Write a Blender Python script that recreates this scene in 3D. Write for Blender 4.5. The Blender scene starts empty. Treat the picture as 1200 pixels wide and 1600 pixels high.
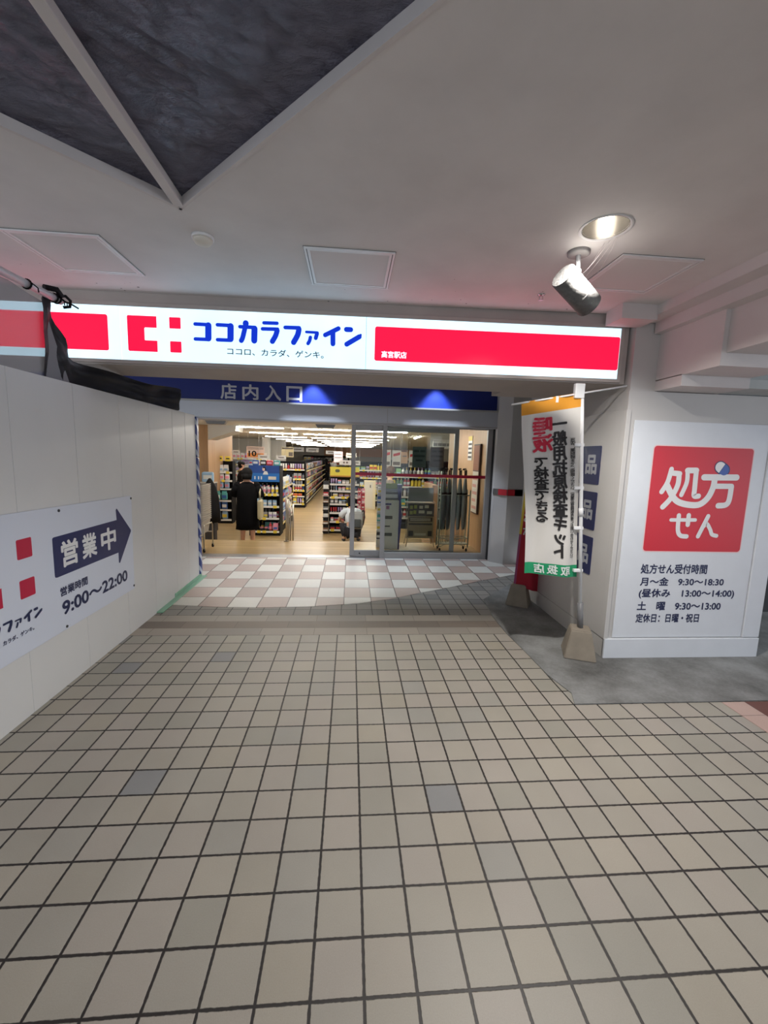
import bpy, bmesh, math, random
from mathutils import Vector, Matrix

random.seed(11)
SC = bpy.context.scene
COL = SC.collection
PI = math.pi

# ------------------------------------------------------------------ camera
cam_d = bpy.data.cameras.new('camera')
cam = bpy.data.objects.new('camera', cam_d)
COL.objects.link(cam)
_p, _y, _r = -0.13141, 0.082366, 0.029794
_f = Vector((math.sin(_y) * math.cos(_p), math.cos(_y) * math.cos(_p), math.sin(_p)))
_ri = Vector((math.cos(_y), -math.sin(_y), 0))
_u = _ri.cross(_f)
_r2 = _ri * math.cos(_r) + _u * math.sin(_r)
_u2 = -_ri * math.sin(_r) + _u * math.cos(_r)
cam.matrix_world = Matrix(((_r2.x, _u2.x, -_f.x, -0.0657), (_r2.y, _u2.y, -_f.y, -3.3753),
                           (_r2.z, _u2.z, -_f.z, 1.4984), (0, 0, 0, 1)))
cam_d.sensor_fit = 'VERTICAL'
cam_d.sensor_height = 24.0
cam_d.lens = 653.0 / 1600.0 * 24.0
cam_d.clip_end = 200
SC.camera = cam

# ------------------------------------------------------------------ world, exposure
world = bpy.data.worlds.new('dusk')
SC.world = world
world.use_nodes = True
bg = world.node_tree.nodes['Background']
bg.inputs[0].default_value = (0.60, 0.66, 0.74, 1)
bg.inputs[1].default_value = 2.5
SC.view_settings.view_transform = 'Standard'
SC.view_settings.look = 'None'
SC.view_settings.gamma = 1
SC.view_settings.exposure = 0.0
SC.view_settings.use_curve_mapping = False

SIGN_GLOW = 1.35        # lit sign faces
TUBE_GLOW = 85.0         # shop ceiling tubes
DOWNLIGHT_W = 200.0
SPOT_W = 130.0

# ------------------------------------------------------------------ materials
_M = {}


def srgb(r, g, b):
    f = lambda c: (c / 255 / 12.92) if c / 255 <= 0.04045 else ((c / 255 + 0.055) / 1.055) ** 2.4
    return (f(r), f(g), f(b), 1)


def mat(name, rgb=(200, 200, 200), rough=0.6, metal=0.0, emit=0.0, noise=0.0, nscale=8.0, bump=0.0, spec=0.5):
    if name in _M:
        return _M[name]
    m = bpy.data.materials.new(name)
    m.use_nodes = True
    nt = m.node_tree
    b = nt.nodes['Principled BSDF']
    c = srgb(*rgb)
    b.inputs['Base Color'].default_value = c
    b.inputs['Roughness'].default_value = rough
    b.inputs['Metallic'].default_value = metal
    b.inputs['Specular IOR Level'].default_value = spec
    if emit:
        b.inputs['Emission Color'].default_value = c
        b.inputs['Emission Strength'].default_value = emit
    if noise or bump:
        tc = nt.nodes.new('ShaderNodeTexCoord')
        nz = nt.nodes.new('ShaderNodeTexNoise')
        nz.inputs['Scale'].default_value = nscale
        nz.inputs['Detail'].default_value = 6
        nt.links.new(tc.outputs['Object'], nz.inputs['Vector'])
        if noise:
            mr = nt.nodes.new('ShaderNodeMapRange')
            mr.inputs[1].default_value = 0.3
            mr.inputs[2].default_value = 0.7
            mr.inputs[3].default_value = 1 - noise
            mr.inputs[4].default_value = 1 + noise * 0.4
            nt.links.new(nz.outputs['Fac'], mr.inputs[0])
            mx = nt.nodes.new('ShaderNodeVectorMath')
            mx.operation = 'SCALE'
            mx.inputs[0].default_value = c[:3]
            nt.links.new(mr.outputs[0], mx.inputs['Scale'])
            nt.links.new(mx.outputs[0], b.inputs['Base Color'])
        if bump:
            bp = nt.nodes.new('ShaderNodeBump')
            bp.inputs['Strength'].default_value = bump
            bp.inputs['Distance'].default_value = 0.01
            nt.links.new(nz.outputs['Fac'], bp.inputs['Height'])
            nt.links.new(bp.outputs[0], b.inputs['Normal'])
    _M[name] = m
    return m


class NB:
    """small node-graph builder"""

    def __init__(self, name):
        self.m = bpy.data.materials.new(name)
        self.m.use_nodes = True
        self.nt = self.m.node_tree
        self.b = self.nt.nodes['Principled BSDF']
        _M[name] = self.m

    def n(self, t, **kw):
        nd = self.nt.nodes.new(t)
        for k, v in kw.items():
            setattr(nd, k, v)
        return nd

    def L(self, a, b):
        self.nt.links.new(a, b)

    def put(self, sock, v):
        if hasattr(v, 'is_linked') or hasattr(v, 'links'):
            self.L(v, sock)
        else:
            sock.default_value = v

    def math(self, op, a, b=None, c=None):
        nd = self.n('ShaderNodeMath', operation=op)
        for i, v in enumerate((a, b, c)):
            if v is not None:
                self.put(nd.inputs[i], v)
        return nd.outputs[0]

    def mix(self, f, a, b):
        nd = self.n('ShaderNodeMix', data_type='RGBA')
        self.put(nd.inputs[0], f)
        self.put(nd.inputs[6], a)
        self.put(nd.inputs[7], b)
        return nd.outputs[2]

    def noise(self, vec, scale, detail=5, rough=0.55):
        nd = self.n('ShaderNodeTexNoise')
        nd.inputs['Scale'].default_value = scale
        nd.inputs['Detail'].default_value = detail
        nd.inputs['Roughness'].default_value = rough
        self.L(vec, nd.inputs['Vector'])
        return nd.outputs['Fac']

    def ramp(self, fac, stops):
        nd = self.n('ShaderNodeValToRGB')
        el = nd.color_ramp.elements
        while len(el) < len(stops):
            el.new(0.5)
        for e, (p, c) in zip(el, stops):
            e.position = p
            e.color = c
        self.L(fac, nd.inputs[0])
        return nd.outputs[0]

    def bump(self, h, strength, dist=0.004):
        nd = self.n('ShaderNodeBump')
        nd.inputs['Strength'].default_value = strength
        nd.inputs['Distance'].default_value = dist
        self.L(h, nd.inputs['Height'])
        self.L(nd.outputs[0], self.b.inputs['Normal'])


def tile_mat(name, size_x, size_y, grout, cols, grout_col, off=(0, 0), rough=0.55, checker=None, odd=0.06, speck=0.25, stagger=0.0):
    g = NB(name)
    tc = g.n('ShaderNodeTexCoord')
    sp = g.n('ShaderNodeSeparateXYZ')
    g.L(tc.outputs['Object'], sp.inputs[0])
    y = g.math('DIVIDE', g.math('SUBTRACT', sp.outputs[1], off[1]), size_y)
    iy = g.math('FLOOR', y)
    x = g.math('DIVIDE', g.math('SUBTRACT', sp.outputs[0], off[0]), size_x)
    if stagger:
        x = g.math('ADD', x, g.math('MULTIPLY', iy, stagger))
    ix = g.math('FLOOR', x)
    fx = g.math('SUBTRACT', x, ix)
    fy = g.math('SUBTRACT', y, iy)
    ex = g.math('MULTIPLY', g.math('MINIMUM', fx, g.math('SUBTRACT', 1.0, fx)), size_x)
    ey = g.math('MULTIPLY', g.math('MINIMUM', fy, g.math('SUBTRACT', 1.0, fy)), size_y)
    e = g.math('MINIMUM', ex, ey)
    wob = g.math('MULTIPLY', g.math('SUBTRACT', g.noise(tc.outputs['Object'], 60, 3), 0.5), grout * 0.5)
    mr = g.n('ShaderNodeMapRange')
    g.L(g.math('ADD', e, wob), mr.inputs[0])
    mr.inputs[1].default_value = grout * 0.4
    mr.inputs[2].default_value = grout * 0.65
    cv = g.n('ShaderNodeCombineXYZ')
    g.L(ix, cv.inputs[0])
    g.L(iy, cv.inputs[1])
    wn = g.n('ShaderNodeTexWhiteNoise', noise_dimensions='2D')
    g.L(cv.outputs[0], wn.inputs['Vector'])
    if checker:
        par = g.math('MODULO', g.math('ABSOLUTE', g.math('ADD', ix, iy)), 2.0)
        base = g.mix(par, srgb(*checker[0]), srgb(*checker[1]))
        vv = g.n('ShaderNodeMapRange')
        g.L(wn.outputs['Value'], vv.inputs[0])
        vv.inputs[3].default_value = 0.86
        vv.inputs[4].default_value = 1.06
        sc = g.n('ShaderNodeVectorMath', operation='SCALE')
        g.L(base, sc.inputs[0])
        g.L(vv.outputs[0], sc.inputs['Scale'])
        base = sc.outputs[0]
    else:
        n = len(cols)
        stops = [((i + 0.5) / n * (1 - odd), srgb(*c)) for i, c in enumerate(cols[:-1])]
        stops += [(1 - odd - 0.004, srgb(*cols[-2])), (1 - odd, srgb(*cols[-1]))]
        base = g.ramp(wn.outputs['Value'], stops)
    gr = g.noise(tc.outputs['Object'], 260, 3, 0.7)
    bl = g.noise(tc.outputs['Object'], 1.6, 5)
    k = g.math('ADD', g.math('MULTIPLY', g.math('SUBTRACT', gr, 0.5), speck),
               g.math('MULTIPLY', g.math('SUBTRACT', bl, 0.5), 0.35))
    sc2 = g.n('ShaderNodeVectorMath', operation='SCALE')
    g.L(base, sc2.inputs[0])
    g.L(g.math('ADD', 1.0, k), sc2.inputs['Scale'])
    col = g.mix(mr.outputs[0], srgb(*grout_col), sc2.outputs[0])
    g.L(col, g.b.inputs['Base Color'])
    g.b.inputs['Roughness'].default_value = rough
    h = g.math('ADD', mr.outputs[0], g.math('MULTIPLY', gr, 0.15))
    g.bump(h, 0.5, 0.003)
    return g.m


def plank_mat(name, c1, c2, along='X', rough=0.35, w=0.14, l=1.2, stretch=14):
    g = NB(name)
    tc = g.n('ShaderNodeTexCoord')
    mp = g.n('ShaderNodeMapping')
    g.L(tc.outputs['Object'], mp.inputs[0])
    s = {'X': (1, stretch, stretch), 'Y': (stretch, 1, stretch), 'Z': (stretch, stretch, 1)}[along]
    mp.inputs['Scale'].default_value = s
    nz = g.noise(mp.outputs[0], 1.7, 6)
    sp = g.n('ShaderNodeSeparateXYZ')
    g.L(tc.outputs['Object'], sp.inputs[0])
    a = {'X': 1, 'Y': 0, 'Z': 0}[along]
    i = g.math('FLOOR', g.math('DIVIDE', sp.outputs[a], w))
    wn = g.n('ShaderNodeTexWhiteNoise', noise_dimensions='1D')
    g.L(i, wn.inputs['W'])
    f = g.math('ADD', g.math('MULTIPLY', nz, 0.8), g.math('MULTIPLY', wn.outputs['Value'], 0.3))
    g.L(g.ramp(f, [(0.3, srgb(*c1)), (0.75, srgb(*c2))]), g.b.inputs['Base Color'])
    g.b.inputs['Roughness'].default_value = rough
    return g.m


def ceiling_mat():
    """painted ceiling with dark mould specks in front of the sign"""
    g = NB('ceiling_paint')
    tc = g.n('ShaderNodeTexCoord')
    P = tc.outputs['Object']
    a = g.noise(P, 3, 6)
    vo = g.n('ShaderNodeTexVoronoi')
    vo.inputs['Scale'].default_value = 17
    g.L(P, vo.inputs['Vector'])
    sp = g.n('ShaderNodeSeparateXYZ')
    g.L(P, sp.inputs[0])
    sc = g.n('ShaderNodeSeparateColor')
    g.L(vo.outputs['Color'], sc.inputs[0])
    near = g.n('ShaderNodeMapRange')
    g.L(sp.outputs[1], near.inputs[0])
    near.inputs[1].default_value = -1.15
    near.inputs[2].default_value = -0.3
    near.inputs[3].default_value = 0.0
    near.inputs[4].default_value = 0.16
    rad = g.math('MULTIPLY', near.outputs[0], g.math('POWER', sc.outputs[0], 3.0))
    dot = g.math('LESS_THAN', vo.outputs['Distance'], rad)
    base = g.ramp(a, [(0.3, srgb(206, 202, 200)), (0.7, srgb(218, 214, 212))])
    g.L(g.mix(dot, base, srgb(96, 90, 88)), g.b.inputs['Base Color'])
    g.b.inputs['Roughness'].default_value = 0.85
    return g.m


def film_mat():
    """crumpled dark film glued over the ceiling lights"""
    g = NB('dark_film')
    tc = g.n('ShaderNodeTexCoord')
    mp = g.n('ShaderNodeMapping')
    mp.inputs['Rotation'].default_value = (0, 0, 0.75)
    mp.inputs['Scale'].default_value = (1.0, 2.6, 1.0)
    g.L(tc.outputs['Object'], mp.inputs[0])
    a = g.noise(mp.outputs[0], 9, 8, 0.62)
    b = g.noise(tc.outputs['Object'], 26, 4, 0.6)
    h = g.math('ADD', g.math('POWER', g.math('ABSOLUTE', g.math('SUBTRACT', a, 0.5)), 0.6), g.math('MULTIPLY', b, 0.35))
    g.b.inputs['Base Color'].default_value = srgb(120, 117, 134)
    g.b.inputs['Roughness'].default_value = 0.27
    g.bump(h, 1.0, 0.05)
    return g.m


def concrete_mat():
    g = NB('worn_concrete')
    tc = g.n('ShaderNodeTexCoord')
    a = g.noise(tc.outputs['Object'], 1.9, 8, 0.6)
    b = g.noise(tc.outputs['Object'], 55, 4)
    f = g.math('ADD', g.math('MULTIPLY', a, 0.85), g.math('MULTIPLY', b, 0.15))
    g.L(g.ramp(f, [(0.33, srgb(76, 75, 73)), (0.5, srgb(116, 116, 114)), (0.68, srgb(146, 147, 146))]), g.b.inputs['Base Color'])
    g.b.inputs['Roughness'].default_value = 0.7
    g.bump(b, 0.25, 0.004)
    return g.m


def sign_mat(name, rgb, k=1.0, mottled=True, body=1.0):
    g = NB(name)
    tc = g.n('ShaderNodeTexCoord')
    a = g.noise(tc.outputs['Object'], 2.4, 2)
    g.b.inputs['Base Color'].default_value = srgb(*[int(q * body) for q in rgb])
    g.b.inputs['Specular IOR Level'].default_value = 0.2
    g.b.inputs['Roughness'].default_value = 0.35
    g.b.inputs['Emission Color'].default_value = srgb(*rgb)
    if mottled:
        mr = g.n('ShaderNodeMapRange')
        g.L(a, mr.inputs[0])
        mr.inputs[1].default_value = 0.3
        mr.inputs[2].default_value = 0.7
        mr.inputs[3].default_value = SIGN_GLOW * k * 0.9
        mr.inputs[4].default_value = SIGN_GLOW * k * 1.05
        g.L(mr.outputs[0], g.b.inputs['Emission Strength'])
    else:
        g.b.inputs['Emission Strength'].default_value = SIGN_GLOW * k
    return g.m


def glass_mat():
    g = NB('clear_glass')
    nt = g.nt
    out = nt.nodes['Material Output']
    tr = g.n('ShaderNodeBsdfTransparent')
    tr.inputs[0].default_value = (0.93, 0.95, 0.94, 1)
    gl = g.n('ShaderNodeBsdfGlossy')
    gl.inputs['Roughness'].default_value = 0.02
    fr = g.n('ShaderNodeFresnel')
    fr.inputs[0].default_value = 1.28
    mx = g.n('ShaderNodeMixShader')
    g.L(fr.outputs[0], mx.inputs[0])
    g.L(tr.outputs[0], mx.inputs[1])
    g.L(gl.outputs[0], mx.inputs[2])
    g.L(mx.outputs[0], out.inputs[0])
    return g.m


def mesh_mat():
    """grey scaffold netting, half see-through"""
    g = NB('scaffold_net')
    out = g.nt.nodes['Material Output']
    tr = g.n('ShaderNodeBsdfTransparent')
    df = g.n('ShaderNodeBsdfDiffuse')
    df.inputs[0].default_value = srgb(150, 150, 154)
    mx = g.n('ShaderNodeMixShader')
    mx.inputs[0].default_value = 0.7
    g.L(tr.outputs[0], mx.inputs[1])
    g.L(df.outputs[0], mx.inputs[2])
    g.L(mx.outputs[0], out.inputs[0])
    return g.m


def stripe_mat():
    """blue pole padding with slanted white bands"""
    g = NB('striped_padding')
    tc = g.n('ShaderNodeTexCoord')
    sp = g.n('ShaderNodeSeparateXYZ')
    g.L(tc.outputs['Object'], sp.inputs[0])
    v = g.math('ADD', g.math('DIVIDE', sp.outputs[2], 0.17), g.math('MULTIPLY', g.math('ADD', sp.outputs[0], sp.outputs[1]), 7.0))
    fr = g.math('FRACT', v)
    s = g.math('LESS_THAN', fr, 0.36)
    g.L(g.mix(s, srgb(38, 58, 128), srgb(196, 204, 214)), g.b.inputs['Base Color'])
    g.b.inputs['Roughness'].default_value = 0.4
    return g.m


floor_m = tile_mat('grey_quarry_tile', 0.15, 0.15, 0.0086,
                   [(150, 146, 135), (158, 152, 140), (154, 149, 139), (163, 156, 143), (151, 148, 140), (158, 151, 137), (160, 153, 143), (134, 134, 133)],
                   (36, 31, 28), off=(0.0, 0.0), odd=0.015, rough=0.5)
small_m = tile_mat('dark_grey_tile', 0.15, 0.15, 0.0085,
                   [(128, 125, 119), (136, 131, 124), (124, 121, 116), (132, 127, 120), (112, 110, 108)],
                   (38, 34, 31), off=(0.02, 0.435), odd=0.15)
check_m = tile_mat('checker_tile', 0.283, 0.328, 0.0085, None, (84, 70, 62), off=(0.174, -0.052), checker=((176, 156, 146), (206, 203, 194)), rough=0.4, speck=0.1)
band_tan = tile_mat('tan_band_tile', 0.45, 0.145, 0.003, [(146, 139, 129), (154, 145, 134), (142, 135, 126)], (104, 95, 86), off=(0.1, 0), odd=0.1)
band_brown = tile_mat('brown_band_tile', 0.45, 0.145, 0.003, [(114, 103, 94), (122, 110, 100), (110, 99, 91)], (88, 76, 68), off=(0.31, 0), odd=0.1)
conc_m = concrete_mat()
film_m = film_mat()
shop_floor_m = plank_mat('shop_oak_floor', (152, 126, 86), (186, 160, 116), 'X', 0.3, 0.13)
wood_m = plank_mat('wall_wood', (168, 130, 92), (196, 158, 118), 'Z', 0.5, 0.3)
ceil_m = ceiling_mat()
beam_m = mat('beam_paint', (206, 200, 198), 0.7, noise=0.08, nscale=2.5)
fascia_m = mat('fascia_paint', (176, 166, 160), 0.7, noise=0.1, nscale=3)
hoard_m = mat('hoarding_white', (208, 207, 205), 0.45, noise=0.05, nscale=2)
pier_m = mat('pier_paint', (192, 189, 186), 0.5, noise=0.06, nscale=2)
pier_board_m = mat('pier_board', (214, 217, 222), 0.35, noise=0.03)
white_m = mat('white_plastic', (222, 222, 222), 0.4)
print_white_m = mat('print_white', (205, 210, 222), 0.4)
offwhite_m = mat('off_white', (214, 208, 196), 0.6)
black_m = mat('black_matte', (18, 17, 19), 0.7, spec=0.2)
dark_m = mat('dark_grey', (52, 52, 55), 0.6)
steel_m = mat('brushed_steel', (170, 170, 172), 0.35, 0.9)
alum_m = mat('door_aluminium', (166, 164, 162), 0.45, 0.15)
lintel_m = mat('lintel_metal', (190, 192, 198), 0.4, 0.15)
chrome_m = mat('chrome', (205, 205, 205), 0.2, 1.0)
navy_m = mat('navy_film', (20, 32, 84), 0.4)
navy_beam_m = mat('navy_fascia', (16, 36, 116), 0.45)
red_print_m = mat('red_print', (200, 36, 52), 0.4)
red_board_m = mat('crimson_print', (184, 24, 62), 0.4)
ink_m = mat('ink_navy', (28, 36, 74), 0.5)
glass_m = glass_mat()
net_m = mesh_mat()
stripe_m = stripe_mat()
sign_white_m = sign_mat('lit_white', (203, 238, 254), 0.93)
sign_red_m = sign_mat('lit_red', (238, 18, 60), 1.08, mottled=False, body=0.5)
sign_blue_m = sign_mat('lit_blue', (8, 44, 178), 1.0, mottled=False, body=0.5)
sign_ink_m = mat('sign_ink', (40, 72, 96), 0.5)
tarp_m = mat('tarp_dark', (46, 46, 49), 0.55, noise=0.15, nscale=5)
lamp_m = mat('lamp_bulb', (255, 244, 224), 0.4, emit=9.0)
tube_m = mat('tube_glow', (255, 250, 240), 0.4, emit=TUBE_GLOW)
tube_far_m = mat('tube_glow_far', (255, 250, 240), 0.4, emit=TUBE_GLOW * 0.24)

# ------------------------------------------------------------------ mesh builder


class MB:
    def __init__(self, M=None):
        self.bm = bmesh.new()
        self.mats = []
        self.M = M or Matrix.Identity(4)
        self.i = 0

    def use(self, m):
        if m not in self.mats:
            self.mats.append(m)
        self.i = self.mats.index(m)
        return self

    def v(self, *co):
        return self.bm.verts.new(self.M @ Vector(co))

    def face(self, vs, smooth=False):
        try:
            f = self.bm.faces.new(vs)
        except ValueError:
            return None
        f.material_index = self.i
        f.smooth = smooth
        return f

    def box(self, x0, x1, y0, y1, z0, z1, bev=0.0):
        if bev <= 0:
            p = [self.v(x, y, z) for z in (z0, z1) for y in (y0, y1) for x in (x0, x1)]
            for q in ((0, 2, 3, 1), (4, 5, 7, 6), (0, 1, 5, 4), (2, 6, 7, 3), (0, 4, 6, 2), (1, 3, 7, 5)):
                self.face([p[k] for k in q])
            return self
        b = min(bev, (x1 - x0) / 2.01, (y1 - y0) / 2.01, (z1 - z0) / 2.01)
        t = bmesh.new()
        bmesh.ops.create_cube(t, size=1)
        bmesh.ops.scale(t, vec=(x1 - x0, y1 - y0, z1 - z0), verts=t.verts)
        bmesh.ops.translate(t, vec=((x0 + x1) / 2, (y0 + y1) / 2, (z0 + z1) / 2), verts=t.verts)
        bmesh.ops.bevel(t, geom=list(t.edges), offset=b, segments=2, affect='EDGES', profile=0.5)
        self.absorb(t)
        return self

    def absorb(self, t, smooth=False):
        mp = {v: self.bm.verts.new(self.M @ v.co) for v in t.verts}
        for f in t.faces:
            self.face([mp[v] for v in f.verts], smooth)
        t.free()

    def cyl(self, a, b, r0, r1=None, seg=12, caps=True, smooth=True):
        a, b = Vector(a), Vector(b)
        r1 = r0 if r1 is None else r1
        d = (b - a).normalized()
        s = d.cross(Vector((0, 0, 1)) if abs(d.z) < 0.9 else Vector((1, 0, 0))).normalized()
        t = d.cross(s)
        A = [self.v(*(a + (s * math.cos(k * 2 * PI / seg) + t * math.sin(k * 2 * PI / seg)) * r0)) for k in range(seg)]
        B = [self.v(*(b + (s * math.cos(k * 2 * PI / seg) + t * math.sin(k * 2 * PI / seg)) * r1)) for k in range(seg)]
        for k in range(seg):
            self.face([A[k], B[k], B[(k + 1) % seg], A[(k + 1) % seg]], smooth)
        if caps:
            self.face(A)
            self.face(B[::-1])
        return self

    def path(self, pts, r, seg=8):
        pts = [Vector(p) for p in pts]
        rings = []
        for i, p in enumerate(pts):
            d = (pts[min(i + 1, len(pts) - 1)] - pts[max(i - 1, 0)]).normalized()
            s = d.cross(Vector((0, 0, 1)) if abs(d.z) < 0.95 else Vector((1, 0, 0))).normalized()
            t = d.cross(s)
            rings.append([self.v(*(p + (s * math.cos(k * 2 * PI / seg) + t * math.sin(k * 2 * PI / seg)) * r)) for k in range(seg)])
        for A, B in zip(rings, rings[1:]):
            for k in range(seg):
                self.face([A[k], B[k], B[(k + 1) % seg], A[(k + 1) % seg]], True)
        self.face(rings[0])
        self.face(rings[-1][::-1])
        return self

    def lathe(self, prof, seg=16, cx=0, cy=0, sx=1.0, sy=1.0, caps=True):
        rings = [[self.v(cx + r * sx * math.cos(k * 2 * PI / seg), cy + r * sy * math.sin(k * 2 * PI / seg), z) for k in range(seg)] for r, z in prof]
        for A, B in zip(rings, rings[1:]):
            for k in range(seg):
                self.face([A[k], A[(k + 1) % seg], B[(k + 1) % seg], B[k]], True)
        if caps:
            self.face(rings[0][::-1])
            self.face(rings[-1])
        return self

    def ball(self, c, rx, ry=None, rz=None, sub=2):
        t = bmesh.new()
        bmesh.ops.create_icosphere(t, subdivisions=sub, radius=1)
        ry = rx if ry is None else ry
        rz = rx if rz is None else rz
        for v in t.verts:
            v.co = Vector((c[0] + v.co.x * rx, c[1] + v.co.y * ry, c[2] + v.co.z * rz))
        self.absorb(t, True)
        return self

    def prism(self, poly, w0, w1):
        """poly in (u, v) = local x, z; thickness from -w0 to -w1 along local y (front is -y)"""
        A = [self.v(u, -w1, v) for u, v in poly]
        B = [self.v(u, -w0, v) for u, v in poly]
        n = len(poly)
        self.face(A)
        self.face(B[::-1])
        for k in range(n):
            self.face([A[k], B[k], B[(k + 1) % n], A[(k + 1) % n]])
        return self

    def build(self, name, m=None, parent=None, loc=None):
        if m is not None and not self.mats:
            self.mats = [m]
        bmesh.ops.recalc_face_normals(self.bm, faces=self.bm.faces)
        me = bpy.data.meshes.new(name)
        self.bm.to_mesh(me)
        self.bm.free()
        for x in self.mats:
            me.materials.append(x)
        o = bpy.data.objects.new(name, me)
        COL.objects.link(o)
        if parent:
            o.parent = parent
        if loc:
            o.location = loc
        return o


def tag(o, label, cat, group=None, kind=None):
    o['label'] = label
    o['category'] = cat
    if group:
        o['group'] = group
    if kind:
        o['kind'] = kind
    return o


def thing(name, label, cat, loc=(0, 0, 0), rz=0.0, group=None):
    o = bpy.data.objects.new(name, None)
    o.empty_display_size = 0.1
    COL.objects.link(o)
    o.location = loc
    o.rotation_euler = (0, 0, rz)
    return tag(o, label, cat, group)


def struct(o):
    o['kind'] = 'structure'
    return o


def rrect(u0, v0, u1, v1, r, n=4):
    out = []
    for cx, cy, a0 in ((u1 - r, v1 - r, 0), (u0 + r, v1 - r, 90), (u0 + r, v0 + r, 180), (u1 - r, v0 + r, 270)):
        for k in range(n + 1):
            a = math.radians(a0 + 90 * k / n)
            out.append((cx + r * math.cos(a), cy + r * math.sin(a)))
    return out


def glyph(txt, weight=0.0, res=3, spacing=1.0):
    c = bpy.data.curves.new('lettering', 'FONT')
    c.body = txt
    c.offset = weight
    c.resolution_u = res
    c.space_character = spacing
    o = bpy.data.objects.new('lettering', c)
    COL.objects.link(o)
    bpy.context.view_layer.update()
    me = bpy.data.meshes.new_from_object(o.evaluated_get(bpy.context.evaluated_depsgraph_get()))
    bpy.data.objects.remove(o)
    bpy.data.curves.remove(c)
    return me


def shifts(w):
    """a bolder face is the letter printed again, slightly shifted round a circle"""
    if w <= 0:
        return [(0, 0)]
    n = 8 if w > 0.018 else 5
    return [(0, 0)] + [(w * math.cos(2 * PI * k / n), w * math.sin(2 * PI * k / n)) for k in range(n)]


def add_text(mb, txt, u0, v0, u1, v1, w, weight=0.0, mirror=False, em=False, shear=0.0):
    """letters fitted to the rectangle; em=True places one square character in its cell"""
    me = glyph(txt, 0.0)
    xs = [v.co.x for v in me.vertices]
    ys = [v.co.y for v in me.vertices]
    if em:
        ax, bx, ay, by = 0.0, 1.0, -0.12, 0.88
    else:
        ax, bx, ay, by = min(xs), max(xs), min(ys), max(ys)
    ax, bx, ay, by = ax - weight, bx + weight, ay - weight, by + weight
    for n_c, (ou, ov) in enumerate(shifts(weight)):
        vs = []
        for v in me.vertices:
            fu = (v.co.x + ou - ax) / (bx - ax)
            fv = (v.co.y + ov - ay) / (by - ay)
            u = (u1 - (u1 - u0) * fu) if mirror else u0 + (u1 - u0) * fu
            vv = v0 + (v1 - v0) * fv
            vs.append(mb.v(u + shear * (vv - v0), -w - 0.00008 * n_c, vv))
        for p in me.polygons:
            mb.face([vs[k] for k in p.vertices])
    bpy.data.meshes.remove(me)


def add_strokes(mb, L, w0, seg=7):
    for n_s, (pts, wd) in enumerate(L):
        w = w0 + 0.00012 * n_s
        r = wd / 2
        P = [Vector((p[0], p[1])) for p in pts]
        if len(P) > 2:     # smooth the path
            Q = []
            for i in range(len(P) - 1):
                p0, p1, p2, p3 = P[max(i - 1, 0)], P[i], P[i + 1], P[min(i + 2, len(P) - 1)]
                for k in range(5):
                    t = k / 5
                    Q.append(0.5 * ((2 * p1) + (p2 - p0) * t + (2 * p0 - 5 * p1 + 4 * p2 - p3) * t * t + (3 * p1 - p0 - 3 * p2 + p3) * t ** 3))
            P = Q + [P[-1]]
        left, right = [], []
        for i, p in enumerate(P):
            d = (P[min(i + 1, len(P) - 1)] - P[max(i - 1, 0)]).normalized()
            n = Vector((-d.y, d.x)) * r
            left.append(p + n)
            right.append(p - n)
        d0 = (P[0] - P[1]).normalized()
        d1 = (P[-1] - P[-2]).normalized()
        a0 = math.atan2(-d0.x, d0.y)
        cap1 = [P[-1] + Vector((math.cos(t), math.sin(t))) * r for t in [math.atan2(left[-1].y - P[-1].y, left[-1].x - P[-1].x) - PI * k / seg for k in range(1, seg)]]
        cap0 = [P[0] + Vector((math.cos(t), math.sin(t))) * r for t in [math.atan2(right[0].y - P[0].y, right[0].x - P[0].x) - PI * k / seg for k in range(1, seg)]]
        Lv = [mb.v(p.x, -w, p.y) for p in left]
        Rv = [mb.v(p.x, -w, p.y) for p in right]
        for k in range(len(P) - 1):
            mb.face([Lv[k], Rv[k], Rv[k + 1], Lv[k + 1]])
        mb.face([Lv[-1]] + [mb.v(p.x, -w, p.y) for p in cap1] + [Rv[-1]])
        mb.face([Rv[0]] + [mb.v(p.x, -w, p.y) for p in cap0] + [Lv[0]])


def copy_tree(o, parent=None):
    c = o.copy()
    COL.objects.link(c)
    if parent:
        c.parent = parent
    for ch in list(o.children):
        copy_tree(ch, c)
    return c

# ================================================================== SETTING
def slab(name, poly, z0, z1, m):
    mb = MB()
    A = [mb.v(x, y, z1) for x, y in poly]
    B = [mb.v(x, y, z0) for x, y in poly]
    mb.face(A)
    mb.face(B[::-1])
    n = len(poly)
    for k in range(n):
        mb.face([A[k], B[k], B[(k + 1) % n], A[(k + 1) % n]])
    return struct(mb.build(name, m))


slab('floor', [(-7, -9), (8, -9), (8, 0.0), (-7, 0.0)], -0.1, 0.0, floor_m)
slab('floor_band_front', [(-7, 0.0), (1.9, 0.0), (1.9, 0.145), (-7, 0.145)], -0.1, 0.0, band_tan)
slab('floor_band_middle', [(-7, 0.145), (1.9, 0.145), (1.9, 0.29), (-7, 0.29)], -0.1, 0.0, band_brown)
slab('floor_band_back', [(-7, 0.29), (1.9, 0.29), (1.9, 0.435), (-7, 0.435)], -0.1, 0.0, band_tan)
slab('floor_porch', [(-4, 0.435), (2.4, 0.435), (2.4, 2.68), (-4, 2.68)], -0.1, 0.0, small_m)
arc = [(-4, 1.1), (-2.6, 0.85), (-1.73, 0.70), (-1.3, 0.645), (-0.9, 0.632), (-0.45, 0.66), (0.04, 0.75), (0.4, 0.895), (0.69, 1.065), (1.1, 1.28), (1.6, 1.575), (2.4, 2.0), (2.4, 2.678), (-4, 2.678)]
slab('floor_entrance', arc, -0.05, 0.003, check_m)
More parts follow.
